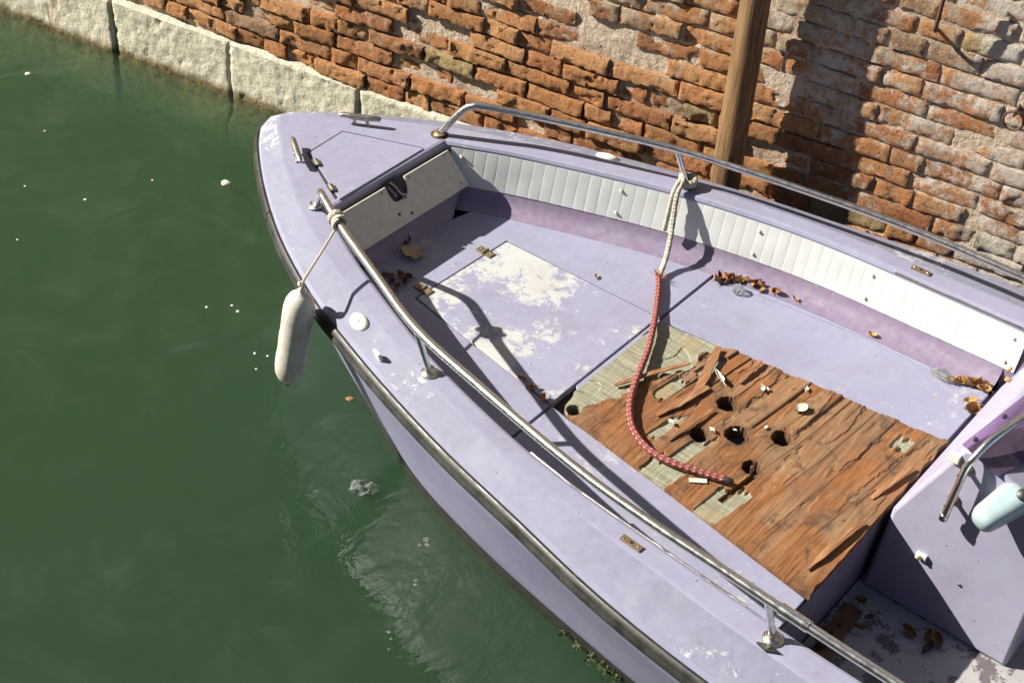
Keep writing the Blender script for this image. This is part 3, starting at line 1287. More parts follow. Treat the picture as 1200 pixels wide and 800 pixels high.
def ply_h(x, y, edge):
    q = Vector((x, y, .3))
    # torn front part where the top veneer is gone
    yb = 1.655 - .34 * x + .040 * noise.noise(Vector((x * 9, y * 3, 1))) + .025 * noise.noise(Vector((x * 30, y * 6, 4)))
    core = 1.0 if y > yb else 0.0
    tear = .5 * noise.noise(Vector((x * 3, y * 95, 7))) + .35 * noise.noise(Vector((x * 14, y * 22, 3)))
    for px, py, a, b in ((-.325, 1.235, .085, .040), (-.165, 1.512, .075, .014), (-.33, 1.42, .060, .045), (.13, 1.565, .050, .020), (-.20, 1.405, .060, .020), (-.02, 1.60, .06, .022), (.24, .975, .030, .022)):
        yy = edge - (py + .10 * px)
        if abs(yy) < b * (1 + .25 * noise.noise(Vector((x * 4, py * 30, 1)))) and abs(x - px) < a * (1 + 1.3 * tear):
            core = 1.0
    # strips of veneer that have split across the boat and lifted along one edge
    wv = edge
    h = 0.0
    dark = 0.0
    tonev = 0.0
    for yf, wdt, xs, amp, sl in flakes:
        if yf <= wv < yf + wdt:
            t = (wv - yf) / wdt
            on = sstep(xs - .02, xs + .30, x)
            far_ = .35 + .65 * sstep(1.2, .95, y) if x < .0 else 1.0
            h = amp * far_ * on * (.25 + .75 * (1 - t) ** 1.6) + .0015 * on * noise.noise(Vector((x * 6, yf * 50, 1)))
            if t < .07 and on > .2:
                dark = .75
            tonev = (math.sin(yf * 977.0) * .5 + .5) * on
            break
    cr = noise.noise(Vector((x * 2.3 + 3, y * 26 + 2.6 * x, 5)))
    h += .0022 * cr
    # thin flakes of the face veneer that have come away or stand up, torn along the grain
    fk = noise.noise(Vector((x * 2.6 + 2, edge * 19, 17)))
    fk += .18 * noise.noise(Vector((x * 26, edge * 50, 5)))
    worn = sstep(-.30, .10, x) * .6 + .4
    if fk > .33:
        h += .0030 * worn
        tonev = max(tonev, .36 * worn + .1)
    elif fk < -.36:
        h -= .0032 * worn
        tonev = .74
    fk2 = noise.noise(Vector((x * 5.5 - 3, edge * 75, 29)))
    if fk2 < -.47 and worn > .6:
        h -= .0022
        dark = max(dark, .4)
    if core > .5:
        h = -.0050 + .0012 * noise.noise(Vector((x * 60, y * 7, 3))) + (-.003 if noise.noise(Vector((x * 8, y * 10, 9))) > .25 else 0)
        dark = 0.0
    h += .0008 * noise.noise(q * 45)
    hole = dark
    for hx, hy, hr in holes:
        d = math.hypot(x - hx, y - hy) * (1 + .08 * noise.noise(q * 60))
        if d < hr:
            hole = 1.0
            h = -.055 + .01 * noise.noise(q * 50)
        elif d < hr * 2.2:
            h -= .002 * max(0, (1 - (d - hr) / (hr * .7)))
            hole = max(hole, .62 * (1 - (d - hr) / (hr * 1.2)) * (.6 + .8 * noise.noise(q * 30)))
    # slot left by a latch, running from the last hole to the port side
    if -.30 < x < -.15 and abs(y - (1.222 - .12 * (x + .15))) < .007:
        h = -.014
        core, hole = .0, .8
    if math.hypot(x + .287, y - 1.752) < .022:
        h, hole = -.055, 1.0
    if math.hypot((x - .068), (y - 1.010) * 1.1) < .022:
        tonev = 0.0
    return h, core, max(0.0, min(1.0, hole)), tonev


for j in range(ny + 1):
    y = y0p + (y1p - y0p) * j / ny
    xa = interp(lt, y) + .002 * noise.noise(Vector((y * 40, 0, 3)))
    xb = interp(rt, y) + .007 * noise.noise(Vector((y * 26, 0, 9))) + .004 * noise.noise(Vector((y * 90, 0, 1)))
    for i in range(nx + 1):
        x = xa + (xb - xa) * i / nx
        env = sstep(y0p, y0p + .05, y) * sstep(y1p, y1p - .06, y)
        yy = y - env * (.10 * x + .016 * noise.noise(Vector((x * 2.2, y * 1.5, 2))))
        if j == 0:
            yy += .006 * noise.noise(Vector((x * 22, 0, 6)))
        h, core, hole, tonev = ply_h(x, yy, y)
        V.append(Vector((x, yy, PZ + h)))
        LAY.append((core, hole, tonev, 1))
n = nx + 1
for j in range(ny):
    for i in range(nx):
        F.append((j * n + i, j * n + i + 1, (j + 1) * n + i + 1, (j + 1) * n + i))
ring = [i for i in range(n)] + [j * n + nx for j in range(1, ny + 1)] + [ny * n + i for i in range(nx - 1, -1, -1)] + [j * n for j in range(ny - 1, 0, -1)]
k = len(V)
for r in ring:
    V.append(Vector((V[r].x, V[r].y, .336)))
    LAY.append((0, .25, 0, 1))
for i in range(len(ring)):
    F.append((ring[i], k + i, k + (i + 1) % len(ring), ring[(i + 1) % len(ring)]))
ply = part('plywood_panel', (V, F), m_ply, None, 35)
ply['label'] = 'orange-brown plywood sheet with peeling veneer and five round holes'
ca = ply.data.color_attributes.new('layer', 'FLOAT_COLOR', 'POINT')
ca.data.foreach_set('color', [c for l in LAY for c in l])


def splinter(x0, y0, x1, y1, w, z0, z1, th=.0035, bend=.004):
    a, b = Vector((x0, y0, PZ + z0)), Vector((x1, y1, PZ + z1))
    t = (b - a)
    s = Vector((-t.y, t.x, 0)).normalized()
    V, F = [], []
    N_ = 9
    for i in range(N_):
        u = i / (N_ - 1)
        ww = w * (.35 + .65 * math.sin(math.pi * min(1, .12 + .8 * u))) * random.uniform(.75, 1.15)
        c = a.lerp(b, u) + Vector((0, 0, bend * math.sin(math.pi * u)))
        up_ = Vector((0, 0, th))
        tw = s * ww * .5 + Vector((0, 0, random.uniform(-.001, .001)))
        V += [c - tw, c + tw, c + tw * .9 + up_, c - tw * .9 + up_]
    for i in range(N_ - 1):
        for q in range(4):
            F.append((i * 4 + q, i * 4 + (q + 1) % 4, i * 4 + 4 + (q + 1) % 4, i * 4 + 4 + q))
    F += [(3, 2, 1, 0), ((N_ - 1) * 4, (N_ - 1) * 4 + 1, (N_ - 1) * 4 + 2, (N_ - 1) * 4 + 3)]
    return part('splinter', (V, F), m_splinter, ply, 40)


for a in [(-.13, 1.725, .10, 1.615, .020, .004, .010), (.00, 1.525, .215, 1.590, .034, .004, .016), (-.15, 1.56, .05, 1.515, .030, .004, .008),
          (.13, 1.46, .250, 1.462, .018, .006, .016), (-.36, .935, -.12, .905, .020, .006, .014), (-.02, .935, .16, .905, .020, .006, .015),
          (-.21, 1.475, -.02, 1.452, .014, .003, .007)]:
    splinter(*a)
# pale bare slat lying by the rope end
part('veneer_scrap', vbox((-.285, 1.325, PZ + .004), (.050, .016, .003), rotz(-.9)), m_petal, ply, None, .001)
part('iron_stub', tube([(-.135, 1.24, PZ - .03), (-.137, 1.243, PZ + .004), (-.150, 1.236, PZ + .008)], .006, 8), m_rust, ply, 40)

# ------------------------------------------------------------------ rubbing strake
prof = [(-.004, .022), (.008, .022), (.016, .016), (.019, .007), (.014, .001), (.018, -.006), (.021, -.013), (.018, -.022), (.008, -.027), (-.004, -.026)]
rubc = [Vector((p.x, p.y, .487)) for p in both(rub_t, 0, 110)]
ysplit = 2.885
ip = next(i for i, p in enumerate(rubc) if p.y > ysplit)


def rubstrip(P):
    rows = []
    for d, h in prof:
        rows.append([p + Vector((0, 0, h)) for p in offset2(P, d)])
    VF = loft(rows)
    n = len(P)
    VF[1].append(tuple(r * n for r in range(len(prof))))
    VF[1].append(tuple(r * n + n - 1 for r in range(len(prof) - 1, -1, -1)))
    return VF


pa = rubc[:ip] + [rubc[ip - 1].lerp(rubc[ip], .6)]
pb_ = [rubc[ip - 1].lerp(rubc[ip], .72)] + rubc[ip:]
part('rubbing_strake', rubstrip(pa), m_rubber, None, 35)
part('rubbing_strake', rubstrip(pb_), m_rubber, None, 35)

# ------------------------------------------------------------------ white ribbed side padding
RIB = .0362
pad_y = []
for i_ in range(52):
    pad_y += [2.725 - (i_ + f_) * RIB for f_ in (.0, .035, .09, .18, .32, .5, .68, .82, .91, .965)]
pad_y = [y for y in pad_y if y > .862] + [.862]
for s in (1, -1):
    rows = []
    vs = np.linspace(0, 1, 7)
    for v in vs:
        row = []
        for y in pad_y:
            arc = (2.725 - y) / RIB
            ph = arc - math.floor(arc)
            bul = .0012 * (max(0.0, math.sin(math.pi * ph)) ** .34) * (.55 + .45 * math.sin(math.pi * min(1, max(0, .10 + v * .80))) ** .5)
            bul *= .72 + .55 * noise.noise(Vector((math.floor(arc) * 1.7, s * 3, v * 1.6)))
            bul += .0016 * noise.noise(Vector((y * 11, v * 2, s * 5)))
            x = interp(ci_t, y) + .006 - .024 * v - .006 - bul
            zz = .533 - v * .130
            row.append(Vector((s * x, y, zz)))
        rows.append(row)
    back = [[Vector((s * (interp(ci_t, y) + .004 - .020 * v), y, .533 - v * .130)) for y in pad_y] for v in (1, 0)]
    rows += back
    rows.append(rows[0])
    VF = loft(rows)
    if s > 0:
        VF = (VF[0], [f[::-1] for f in VF[1]])
    pad = part('side_padding', VF, m_pad, None, 50)
    for y in (2.69, 2.19, 1.74, 1.36, .90):
        for v in (.2, .82):
            x = interp(ci_t, y) - .024 * v - .006
            part('screw', lathe([(.0055, -.004), (.0052, .0004), (.004, .0009), (0.0005, .001)], (s * (x + .0008), y, .533 - v * .13), (-s, 0, .15), 10), m_board, pad, 40)

# ------------------------------------------------------------------ beige board on the front bulkhead, latch in its notch
# plane of the board: top edge at z=.531, sloping aft on its way down
TA = Vector((0, 2.728, .531))
DN = Vector((0, -.072, -.128)).normalized()
NB = Vector((0, -.128, .072)).normalized()
NB = Vector((0, DN.z, -DN.y)).normalized()
if NB.y > 0:
    NB = -NB


def bp(x, d, h):
    return TA + Vector((x, 0, 0)) + DN * d + NB * h


outline = [(-.252, .0), (-.044, 0), (-.041, .03), (-.033, .052), (-.018, .062), (.018, .062), (.035, .052), (.043, .03), (.046, 0), (.258, 0), (.292, .140), (-.286, .140)]
n = len(outline)
V = [bp(x, d, .004) for x, d in outline] + [bp(x, d, .011) for x, d in outline]
F = [tuple(range(n)), tuple(range(2 * n - 1, n - 1, -1))] + [(i, n + i, n + (i + 1) % n, (i + 1) % n) for i in range(n)]
board = part('bulkhead_board', (V, F), m_board)
for x, d in ((-.065, .012), (.062, .012), (.235, .012), (-.232, .014), (.262, .12), (-.03, .10), (.02, .118)):
    part('screw', lathe([(.0055, -.004), (.0055, .001), (.003, .003), (.0005, .0032)], bp(x, d, .011), NB, 10), m_steel_dull if abs(x) > .04 else m_rust, board, 40)
lp = [bp(x, d, .003) for x, d in [(-.040, -.004), (-.037, .03), (-.030, .049), (-.016, .057), (.016, .057), (.031, .049), (.039, .03), (.042, -.004)]]
latch = part('hatch_latch', (lp, [tuple(range(len(lp)))]), m_darkgap)
part('hasp', tube([bp(-.015, -.004, .006), bp(-.006, .016, .013), bp(.000, .034, .012), bp(.010, .052, .015)], .0042, 8), m_steel_dull, latch, 40)
part('hasp_ring', tube([bp(.012 + .007 * math.cos(t), .058 + .009 * math.sin(t), .016) for t in np.linspace(0, 2 * math.pi, 15)[:-1]], .0024, 6, closed=True), m_steel_dull, latch, 40)
mb = MB()
for q in range(5):
    mb.add(tube([bp(-.028 + .003 * math.cos(t) + q * .004, .010 + q * .008 + .005 * math.sin(t), .008) for t in np.linspace(0, 2 * math.pi, 9)[:-1]], .0015, 5, closed=True))
mb2 = part('chain', (mb.V, mb.F), m_steel_dull, latch, 40)

# ------------------------------------------------------------------ foredeck hatch lid and fittings
lidp = [(-.093, 3.008), (.072, 3.018), (.186, 2.762), (-.212, 2.757)]
lid = B(slab('foredeck_hatch', lidp, ZD - .001, ZD + .0040, m_deck, None, .0015))
gp = [(-.0985, 3.0155), (.077, 3.0255), (.189, 2.770), (-.2185, 2.770)]
part('hatch_joint', prism(gp[::-1], ZD - .0005, ZD + .0016), m_darkgap, lid)
for hx, hy in ((-.122, 2.948), (-.190, 2.815)):
    a = math.atan2(lidp[0][1] - lidp[3][1], lidp[0][0] - lidp[3][0])
    R3 = rotz(a)
    mb = MB().add(vbox((hx, hy, ZD + .009), (.034, .022, .003), R3))
    mb.add(tube([Vector((hx, hy, ZD + .011)) + R3 @ Vector((-.018, 0, 0)), Vector((hx, hy, ZD + .011)) + R3 @ Vector((.018, 0, 0))], .0045, 8))
    hg = part('hinge', (mb.V, mb.F), m_steel_dull, lid, 40)


def cleat(x, y, ang):
    c = Vector((x, y, ZD))
    R3 = rotz(ang)
    pts = [Vector((-.068, 0, .030)), Vector((-.058, 0, .0325)), Vector((-.022, 0, .030)), Vector((.022, 0, .030)), Vector((.058, 0, .0325)), Vector((.068, 0, .030))]
    V, F = tube([c + R3 @ p for p in pts], lambda t: .0075 + .003 * math.sin(math.pi * t), 10)
    cl = part('cleat', (V, F), m_steel_dull, None, 40)
    for d in (-.022, .022):
        part('cleat_foot', lathe([(.011, 0), (.010, .004), (.0055, .009), (.0052, .028)], c + R3 @ Vector((d, 0, 0)), (0, 0, 1), 12), m_steel_dull, cl, 40)
    return cl


cleat(-.140, 3.018, math.radians(56))
cleat(.146, 3.008, math.radians(-58))

for s in (-1, 1):
    # clam-shell vent on the outer chamfer
    c = Vector((s * .588, 2.310, .5405))
    nrm = Vector((s * .34, .14, .93)).normalized()
    VV, FF = lathe([(.024, -.004), (.0245, .003), (.0225, .008), (.017, .012), (.009, .0145), (.001, .015)], c, nrm, 24)
    dv = Vector((-s * .30, .95, 0)).normalized()
    VV = [p + dv * ((p - c).dot(dv) * .6) for p in VV]
    v = part('vent_cap', (VV, FF), m_white_plastic, None, 50)
    part('vent_screw', lathe([(.004, 0), (.0035, .0015), (.001, .002)], c + nrm * .0135 + Vector((-.004, -.008, 0)), nrm, 8), m_bronze, v, 40)
    # slotted plate on the side deck
    c = Vector((s * .752, 1.238, ZD + .003))
    a = math.radians(90 + s * 3.5)
    pl = part('deck_plate', vbox(c, (.062, .020, .005), rotz(a)), m_bronze, None, None, .001)
    part('plate_hole', lathe([(.005, 0), (.005, .0006)], c + Vector((0, 0, .0026)), (0, 0, 1), 10), m_black, pl)
    for d in (-.022, .022):
        part('screw', lathe([(.004, 0), (.003, .0012)], c + Vector((0, d, .0026)), (0, 0, 1), 8), m_steel_dull, pl)
# small light bracket on the port chamfer
nb_ = part('light_bracket', vbox((-.662, 2.168, .548), (.009, .030, .034), rotz(math.radians(-14)) @ Matrix.Rotation(-.30, 3, 'Y')), m_white_plastic, None, None, .002)

# ------------------------------------------------------------------ bow rails
rail_t = [(.289, 2.784, ZD), (.300, 2.768, .585), (.330, 2.722, .655), (.346, 2.698, .674), (.366, 2.664, .680), (.424, 2.545, .678), (.520, 2.315, .676), (.617, 2.068, .672), (.676, 1.80, .674), (.726, 1.53, .675), (.752, 1.345, .675), (.766, 1.16, .676), (.772, .99, .676), (.777, .853, .675), (.785, .60, .674), (.79, .2, .674), (.79, -.6, .674), (.78, -.9, .66), (.775, -.98, .62), (.772, -1.02, ZD)]


def stan(base, top, flange=True):
    return


for s in (-1, 1):
    P = catmull([(s * x, y, zz) for x, y, zz in rail_t], 6)
    rail = part('bow_rail', tube(P, .0122, 14), m_rail, None, 60)
    posts = [((.623, 2.012, ZD), (.617, 2.068, .668)), ((.768, .822, ZD), (.7775, .853, .672)), ((.775, -.2, ZD), (.789, -.17, .67))]
    for bse, top in posts:
        b_ = Vector((s * bse[0], bse[1], bse[2]))
        t_ = Vector((s * top[0], top[1], top[2]))
        sp = part('stanchion', tube([b_, b_.lerp(t_, .5), t_], .0095, 12), m_rail, rail, 60)
        part('flange', lathe([(.026, 0), (.026, .003), (.018, .006), (.0125, .014), (.011, .022)], b_ + Vector((0, 0, .0005)), (0, 0, 1), 18), m_steel_dull, rail, 40)
    part('flange', lathe([(.025, 0), (.025, .003), (.020, .005), (.015, .010), (.0135, .016)], (s * .289, 2.785, ZD + .0005), (0, .3, 1), 18), m_bronze if s > 0 else m_steel_dull, rail, 40)
    # sleeve joint aft of the last visible stanchion
    i_s = [p for p in P if .74 < p.y < .845]
    part('rail_sleeve', tube(i_s, .0152, 14), m_rail, rail, 50)
    part('sleeve_screw', lathe([(.004, 0), (.004, .004)], i_s[2] + Vector((0, 0, .014)), (0, 0, 1), 8), m_steel_dull, rail)
    if s > 0:
        part('rust_stain_washer', lathe([(.030, 0), (.029, .0012)], (.289, 2.785, ZD + .0004), (0, 0, 1), 18), m_rust, rail)
# black fairlead at the foot of the third stanchion
c = Vector((-.800, .815, ZD + .003))
mb = MB().add(prism([(c.x - .012, c.y - .002), (c.x - .004, c.y + .030), (c.x + .010, c.y + .002), (c.x + .004, c.y - .030)][::-1], c.z - .003, c.z + .005))
fl_ = part('fairlead', (mb.V, mb.F), m_black, None, None, .001)
part('fairlead_bolt', lathe([(.006, 0), (.005, .003)], c + Vector((0, 0, .005)), (0, 0, 1), 8), m_steel_dull, fl_)
# steel edge strip along the port cockpit edge
edge = [Vector((-interp(ci_t, y) + .0, y, ZD - .006)) for y in np.linspace(.92, 1.62, 24)]
part('edge_strip', tube(edge, .0035, 6), m_rail, None, 60)
edge = [Vector((interp(ci_t, y), y, ZD - .006)) for y in np.linspace(.75, 1.30, 20)]
part('edge_strip', tube(edge, .0030, 6), m_steel_dull, None, 60)

# floor hatch hinges
for hx, hy, a in ((.115, 2.425, -.03), (-.165, 2.440, -.03)):
    mb = MB().add(vbox((hx, hy, ZF + .0035), (.030, .062, .004), rotz(a)))
    mb.add(tube([(hx - .016, hy, ZF + .007), (hx + .016, hy, ZF + .007)], .004, 8))
    hg = part('floor_hinge', (mb.V, mb.F), m_bronze, hatch, 40, .0008)
    for d in (-.02, .02):
        part('screw', lathe([(.0042, 0), (.003, .0015)], (hx + .006, hy + d, ZF + .0055), (0, 0, 1), 8), m_steel_dull, hg)

# ------------------------------------------------------------------ helm console
cx0, cx1 = -.03, .66
side = [(.872, .30), (.869, .377), (.742, .690), (.715, .700), (.50, .630), (.445, .60), (.445, ZW), (.888, ZW)]
# side profile extruded across the boat
V = [(cx0, y, zz) for y, zz in side] + [(cx1, y, zz) for y, zz in side]
n = len(side)
F = [tuple(range(n)), tuple(range(2 * n - 1, n - 1, -1))] + [(i, n + i, n + (i + 1) % n, (i + 1) % n) for i in range(n)]
me_c = mesh_obj('console', V, F, m_console)
bm = bmesh.new()
bm.from_mesh(me_c.data)
bmesh.ops.recalc_face_normals(bm, faces=bm.faces)
bm.to_mesh(me_c.data)
bm.free()
add_bevel(me_c, .012, 3)
me_c.data.polygons.foreach_set('use_smooth', [True] * len(me_c.data.polygons))
me_c.data.set_sharp_from_angle(angle=math.radians(35))
console = B(me_c)
# tinted screen over the dash
A_, B_, C_, D_ = Vector((-.032, .748, .706)), Vector((.26, .690, .752)), Vector((.26, .54, .700)), Vector((-.040, .635, .672))
nn = (B_ - A_).cross(D_ - A_).normalized() * .005
V = [A_, B_, C_, D_, A_ + nn, B_ + nn, C_ + nn, D_ + nn]
part('tinted_screen', (V, [(3, 2, 1, 0), (4, 5, 6, 7), (0, 1, 5, 4), (1, 2, 6, 5), (2, 3, 7, 6), (3, 0, 4, 7)]), m_tint, console, None, .001)
for p in (A_.lerp(B_, .12), A_.lerp(B_, .5)):
    part('screen_bolt', lathe([(.006, -.004), (.006, .004), (.003, .006)], p + nn + Vector((.0, -.012, 0)), (0, 0, 1), 10), m_black, console, 40)
# steering wheel behind the screen
sw = empty('steering_wheel', (.24, .56, .74))
B(sw, console)
wc = Vector((0, 0, 0))
part('wheel_rim', tube([wc + Vector((.15 * math.cos(t), .10 * math.sin(t), .11 * math.sin(t))) for t in np.linspace(0, 2 * math.pi, 33)[:-1]], .012, 10, closed=True), m_black, sw, 60)
for t in (0.5, 2.6, 4.7):
    part('wheel_spoke', tube([wc, wc + Vector((.15 * math.cos(t), .10 * math.sin(t), .11 * math.sin(t)))], .008, 8), m_black, sw, 60)
# grab rail on the console corner
gr = catmull([(-.068, .722, .487), (-.068, .716, .60), (-.064, .712, .672), (-.050, .704, .704), (.0, .690, .738), (.10, .660, .765), (.26, .612, .80), (.5, .55, .82)], 6)
gb = part('grab_rail', tube(gr, .0105, 12), m_rail, console, 60)
for y, zz in ((.724, .525), (.718, .640)):
    part('rail_bracket', lathe([(.017, 0), (.017, .004), (.008, .010), (.008, .042)], (cx0 - .001, y, zz), (-1, 0, 0), 12), m_bronze, console, 40)
part('rail_bracket', vbox((cx0 - .006, .755, .655), (.014, .030, .026)), m_white_plastic, console, None, .002)
part('rail_end_cap', lathe([(.0125, 0), (.0125, .018), (.009, .021)], (-.068, .7225, .496), (0, .05, -1), 12), m_rail, console, 50)
# pale blue control box, a rounded block sticking out of the console side
bmx = bmesh.new()
bmesh.ops.create_cube(bmx, size=1)
bmesh.ops.scale(bmx, vec=(.15, .092, .082), verts=bmx.verts)
for v in bmx.verts:
    if v.co.x < 0:
        v.co.y *= .72
        v.co.z *= .80
bmesh.ops.bevel(bmx, geom=bmx.edges[:], offset=.030, segments=5, profile=.55, affect='EDGES')
mex = bpy.data.meshes.new('control_box')
bmx.to_mesh(mex)
bmx.free()
mex.polygons.foreach_set('use_smooth', [True] * len(mex.polygons))
mex.materials.append(m_blue)
cb = bpy.data.objects.new('control_box', mex)
COL.objects.link(cb)
cb.location = (-.068, .600, .606)
cb.rotation_euler = (0.15, -.30, -.35)
B(cb, console)
part('control_pivot', lathe([(.016, 0), (.015, .010), (.008, .014)], (-.04, .565, .655), (-.5, 0, .8), 14), m_black, console, 40)
# latch hook and screws on the console side
lk = part('door_latch', vbox((cx0 - .006, .752, .283), (.012, .030, .022)), m_white_plastic, console, None, .002)
part('latch_pin', lathe([(.006, 0), (.006, .006)], (cx0 - .012, .752, .284), (-1, 0, 0), 10), m_bronze, console)
for y, zz in ((.632, .256), (.633, .15)):
    part('screw', lathe([(.0055, 0), (.005, .002), (.001, .003)], (cx0 - .0005, y, zz), (-1, 0, 0), 10), m_steel_dull, console, 40)

# weed growing along the waterline
V, F = [], []
for i in range(520):
    t = random.random()
    y = 1.02 + .42 * random.random() ** .8
    x = -interp([(p[1], p[0]) for p in wl_t[4:]], y) - .012 - abs(random.gauss(0, .012))
    p = Vector((x, y, random.uniform(-.01, .012)))
    if noise.noise(Vector((y * 18, 1, 1))) < -.02:
        continue
    d = Vector((random.uniform(-1, .2), random.uniform(-1, 1), random.uniform(-.3, .8))).normalized() * random.uniform(.006, .016)
    e = Vector((random.uniform(-1, 1), random.uniform(-1, 1), random.uniform(-.5, .5))).normalized() * .004
    k = len(V)
    V += [p - e, p + e, p + d]
    F.append((k, k + 1, k + 2))
wd = part('weed_fringe', (V, F), m_algae)
wd['kind'] = 'stuff'

# ================================================================== THINGS ON THE BOAT
# fender hanging over the port side
fd = empty('fender', (-.66, 2.46, .60))
tag(fd, 'long grubby white fender hanging from the rail over the dark rubber strake', 'fender')
ft, fb = Vector((-.652, 2.474, .596)), Vector((-.684, 2.512, .262))
ax = (ft - fb)
Lf = ax.length
fl0 = fd.location
prof_f = [(.006, -.012), (.012, -.008), (.014, 0), (.022, .004), (.034, .016), (.042, .034), (.0455, .06)] + [(.0455 + .0007 * math.sin(k * 2.1), .06 + (Lf - .12) * k / 8) for k in range(1, 8)] + [(.0455, Lf - .06), (.042, Lf - .034), (.034, Lf - .016), (.022, Lf - .004), (.013, Lf), (.011, Lf + .010), (.006, Lf + .013)]
mesh_obj('fender_body', *lathe([(r, h) for r, h in prof_f], fb - fl0, ax, 26), m_fender, fd, 60)
mesh_obj('fender_eye', *tube([ft - fl0 + ax.normalized() * .014 + Vector((.009 * math.cos(t), .004 * math.cos(t), .010 * math.sin(t))) for t in np.linspace(0, 2 * math.pi, 15)[:-1]], .0042, 8, closed=True), m_fender, fd, 60)
mesh_obj('fender_plug', *lathe([(.008, 0), (.008, .006)], fb - fl0 + ax.normalized() * -.016, ax, 12), m_black, fd, 50)
kn = Vector((-.415, 2.562, .680))
VFu = tube(resample(catmull([ft + ax.normalized() * .012 - fl0, ft + Vector((.010, .004, .030)) - fl0, ft.lerp(kn, .5) + Vector((0, 0, .005)) - fl0, kn + Vector((-.008, -.004, -.016)) - fl0], 8), 40), .0042, 8, uv=True)
mesh_obj('lanyard', VFu[0], VFu[1], m_cord, fd, 60, VFu[2])
# turns of cord round the rail
dr = (Vector((-.520, 2.315, .676)) - Vector((-.424, 2.545, .678))).normalized()
sa = dr.cross(Vector((0, 0, 1))).normalized()
sb_ = sa.cross(dr).normalized()
hp = []
for i in range(80):
    t = i / 79
    a = t * 2 * math.pi * 4.2
    hp.append(kn - fl0 + dr * (-.020 + .042 * t) + (sa * math.cos(a) + sb_ * math.sin(a)) * (.0185 + .003 * math.sin(t * 9)))
VFu = tube(hp, .0055, 8, uv=True)
mesh_obj('lashing', VFu[0], VFu[1], m_cord, fd, 60, VFu[2])
VFu = tube(resample(catmull([ft + Vector((.004 * math.cos(t), .008 * math.sin(t), .024 + .006 * math.sin(t))) - fl0 for t in np.linspace(0, 6.28, 8)], 4), 24), .0045, 8, uv=True)
mesh_obj('knot', VFu[0], VFu[1], m_cord, fd, 60, VFu[2])

# grey rope made fast to the starboard stanchion
st_ = Vector((.623, 2.015, ZD))
gpz = []
for i in range(26):
    a = 1.2 + i / 25 * 2 * math.pi * 2.1
    gpz.append(st_ + Vector((.024 * math.cos(a), .024 * math.sin(a), .014 + .019 * i / 25)))
hang = [st_ + Vector((-.03, .0, .038)), Vector((.580, 2.013, .580)), Vector((.556, 2.008, .560)), Vector((.532, 1.995, .505)), Vector((.500, 1.975, .44)), Vector((.455, 1.955, .385)), Vector((.405, 1.938, .362)), Vector((.385, 1.930, .360))]
P = resample(catmull(gpz + hang, 4), 190)
VFu = tube(P, .0088, 12, uv=True, lobes=3, twist=170, lobe_amp=.07)
gro = mesh_obj('mooring_rope', VFu[0], VFu[1], m_rope_grey, None, 60, VFu[2])
tag(gro, 'grey rope looped round the rail stanchion and draped over the white padding', 'rope')
P = resample(catmull([Vector((.60, 2.022, .592)), Vector((.572, 2.022, .580)), Vector((.550, 2.020, .552)), Vector((.538, 2.018, .50)), Vector((.522, 2.016, .43))], 6), 40)
VFu = tube(P, .0085, 12, uv=True, lobes=3, twist=170, lobe_amp=.07)
tl = mesh_obj('rope_tail', VFu[0], VFu[1], m_rope_grey, gro, 60, VFu[2])

# red rope lying across the plywood
rz = lambda dz: PZ + .0115 + dz
red = [(.386, 1.931, .360), (.33, 1.893, .362), (.247, 1.842, .364), (.15, 1.787, rz(.006)), (.062, 1.742, rz(.004)), (-.02, 1.708, rz(.006)), (-.09, 1.680, rz(.006)), (-.15, 1.652, rz(.003)), (-.195, 1.624, rz(.003)), (-.24, 1.585, rz(.003)), (-.268, 1.545, rz(.003)), (-.287, 1.495, rz(.003)), (-.290, 1.44, rz(.003)), (-.280, 1.385, rz(.004)), (-.262, 1.325, rz(.005)), (-.244, 1.268, rz(.006))]
P = resample(catmull(red, 10), 260)
VFu = tube(P, .0101, 14, uv=True, lobes=4, twist=150, lobe_amp=.05)
ro = mesh_obj('red_rope', VFu[0], VFu[1], m_rope_red, None, 60, VFu[2])
tag(ro, 'red rope with white flecks curving across the rotten plywood', 'rope')
mesh_obj('rope_end', *lathe([(.0095, 0), (.0105, .010), (.009, .022), (.004, .026)], P[-1], (P[-1] - P[-4]), 12), m_black, ro, 50)
V, F = [], []
for i in range(70):
    d = Vector((random.uniform(-.4, 1), random.uniform(-.6, 1), random.uniform(-.1, .9))).normalized() * random.uniform(.012, .030)
    e = Vector((random.uniform(-1, 1), random.uniform(-1, 1), 0)).normalized() * .0014
    p0 = Vector(red[0]) + Vector((random.uniform(-.006, .006), random.uniform(-.006, .006), 0))
    k = len(V)
    V += [p0 - e, p0 + e, p0 + d + e * .5, p0 + d - e * .5]
    F.append((k, k + 1, k + 2, k + 3))
fr = mesh_obj('frayed_strands', V, F, make_leaf('orange_fibres', (.55, .16, .05), (.66, .30, .12)), ro)
fr['kind'] = 'stuff'


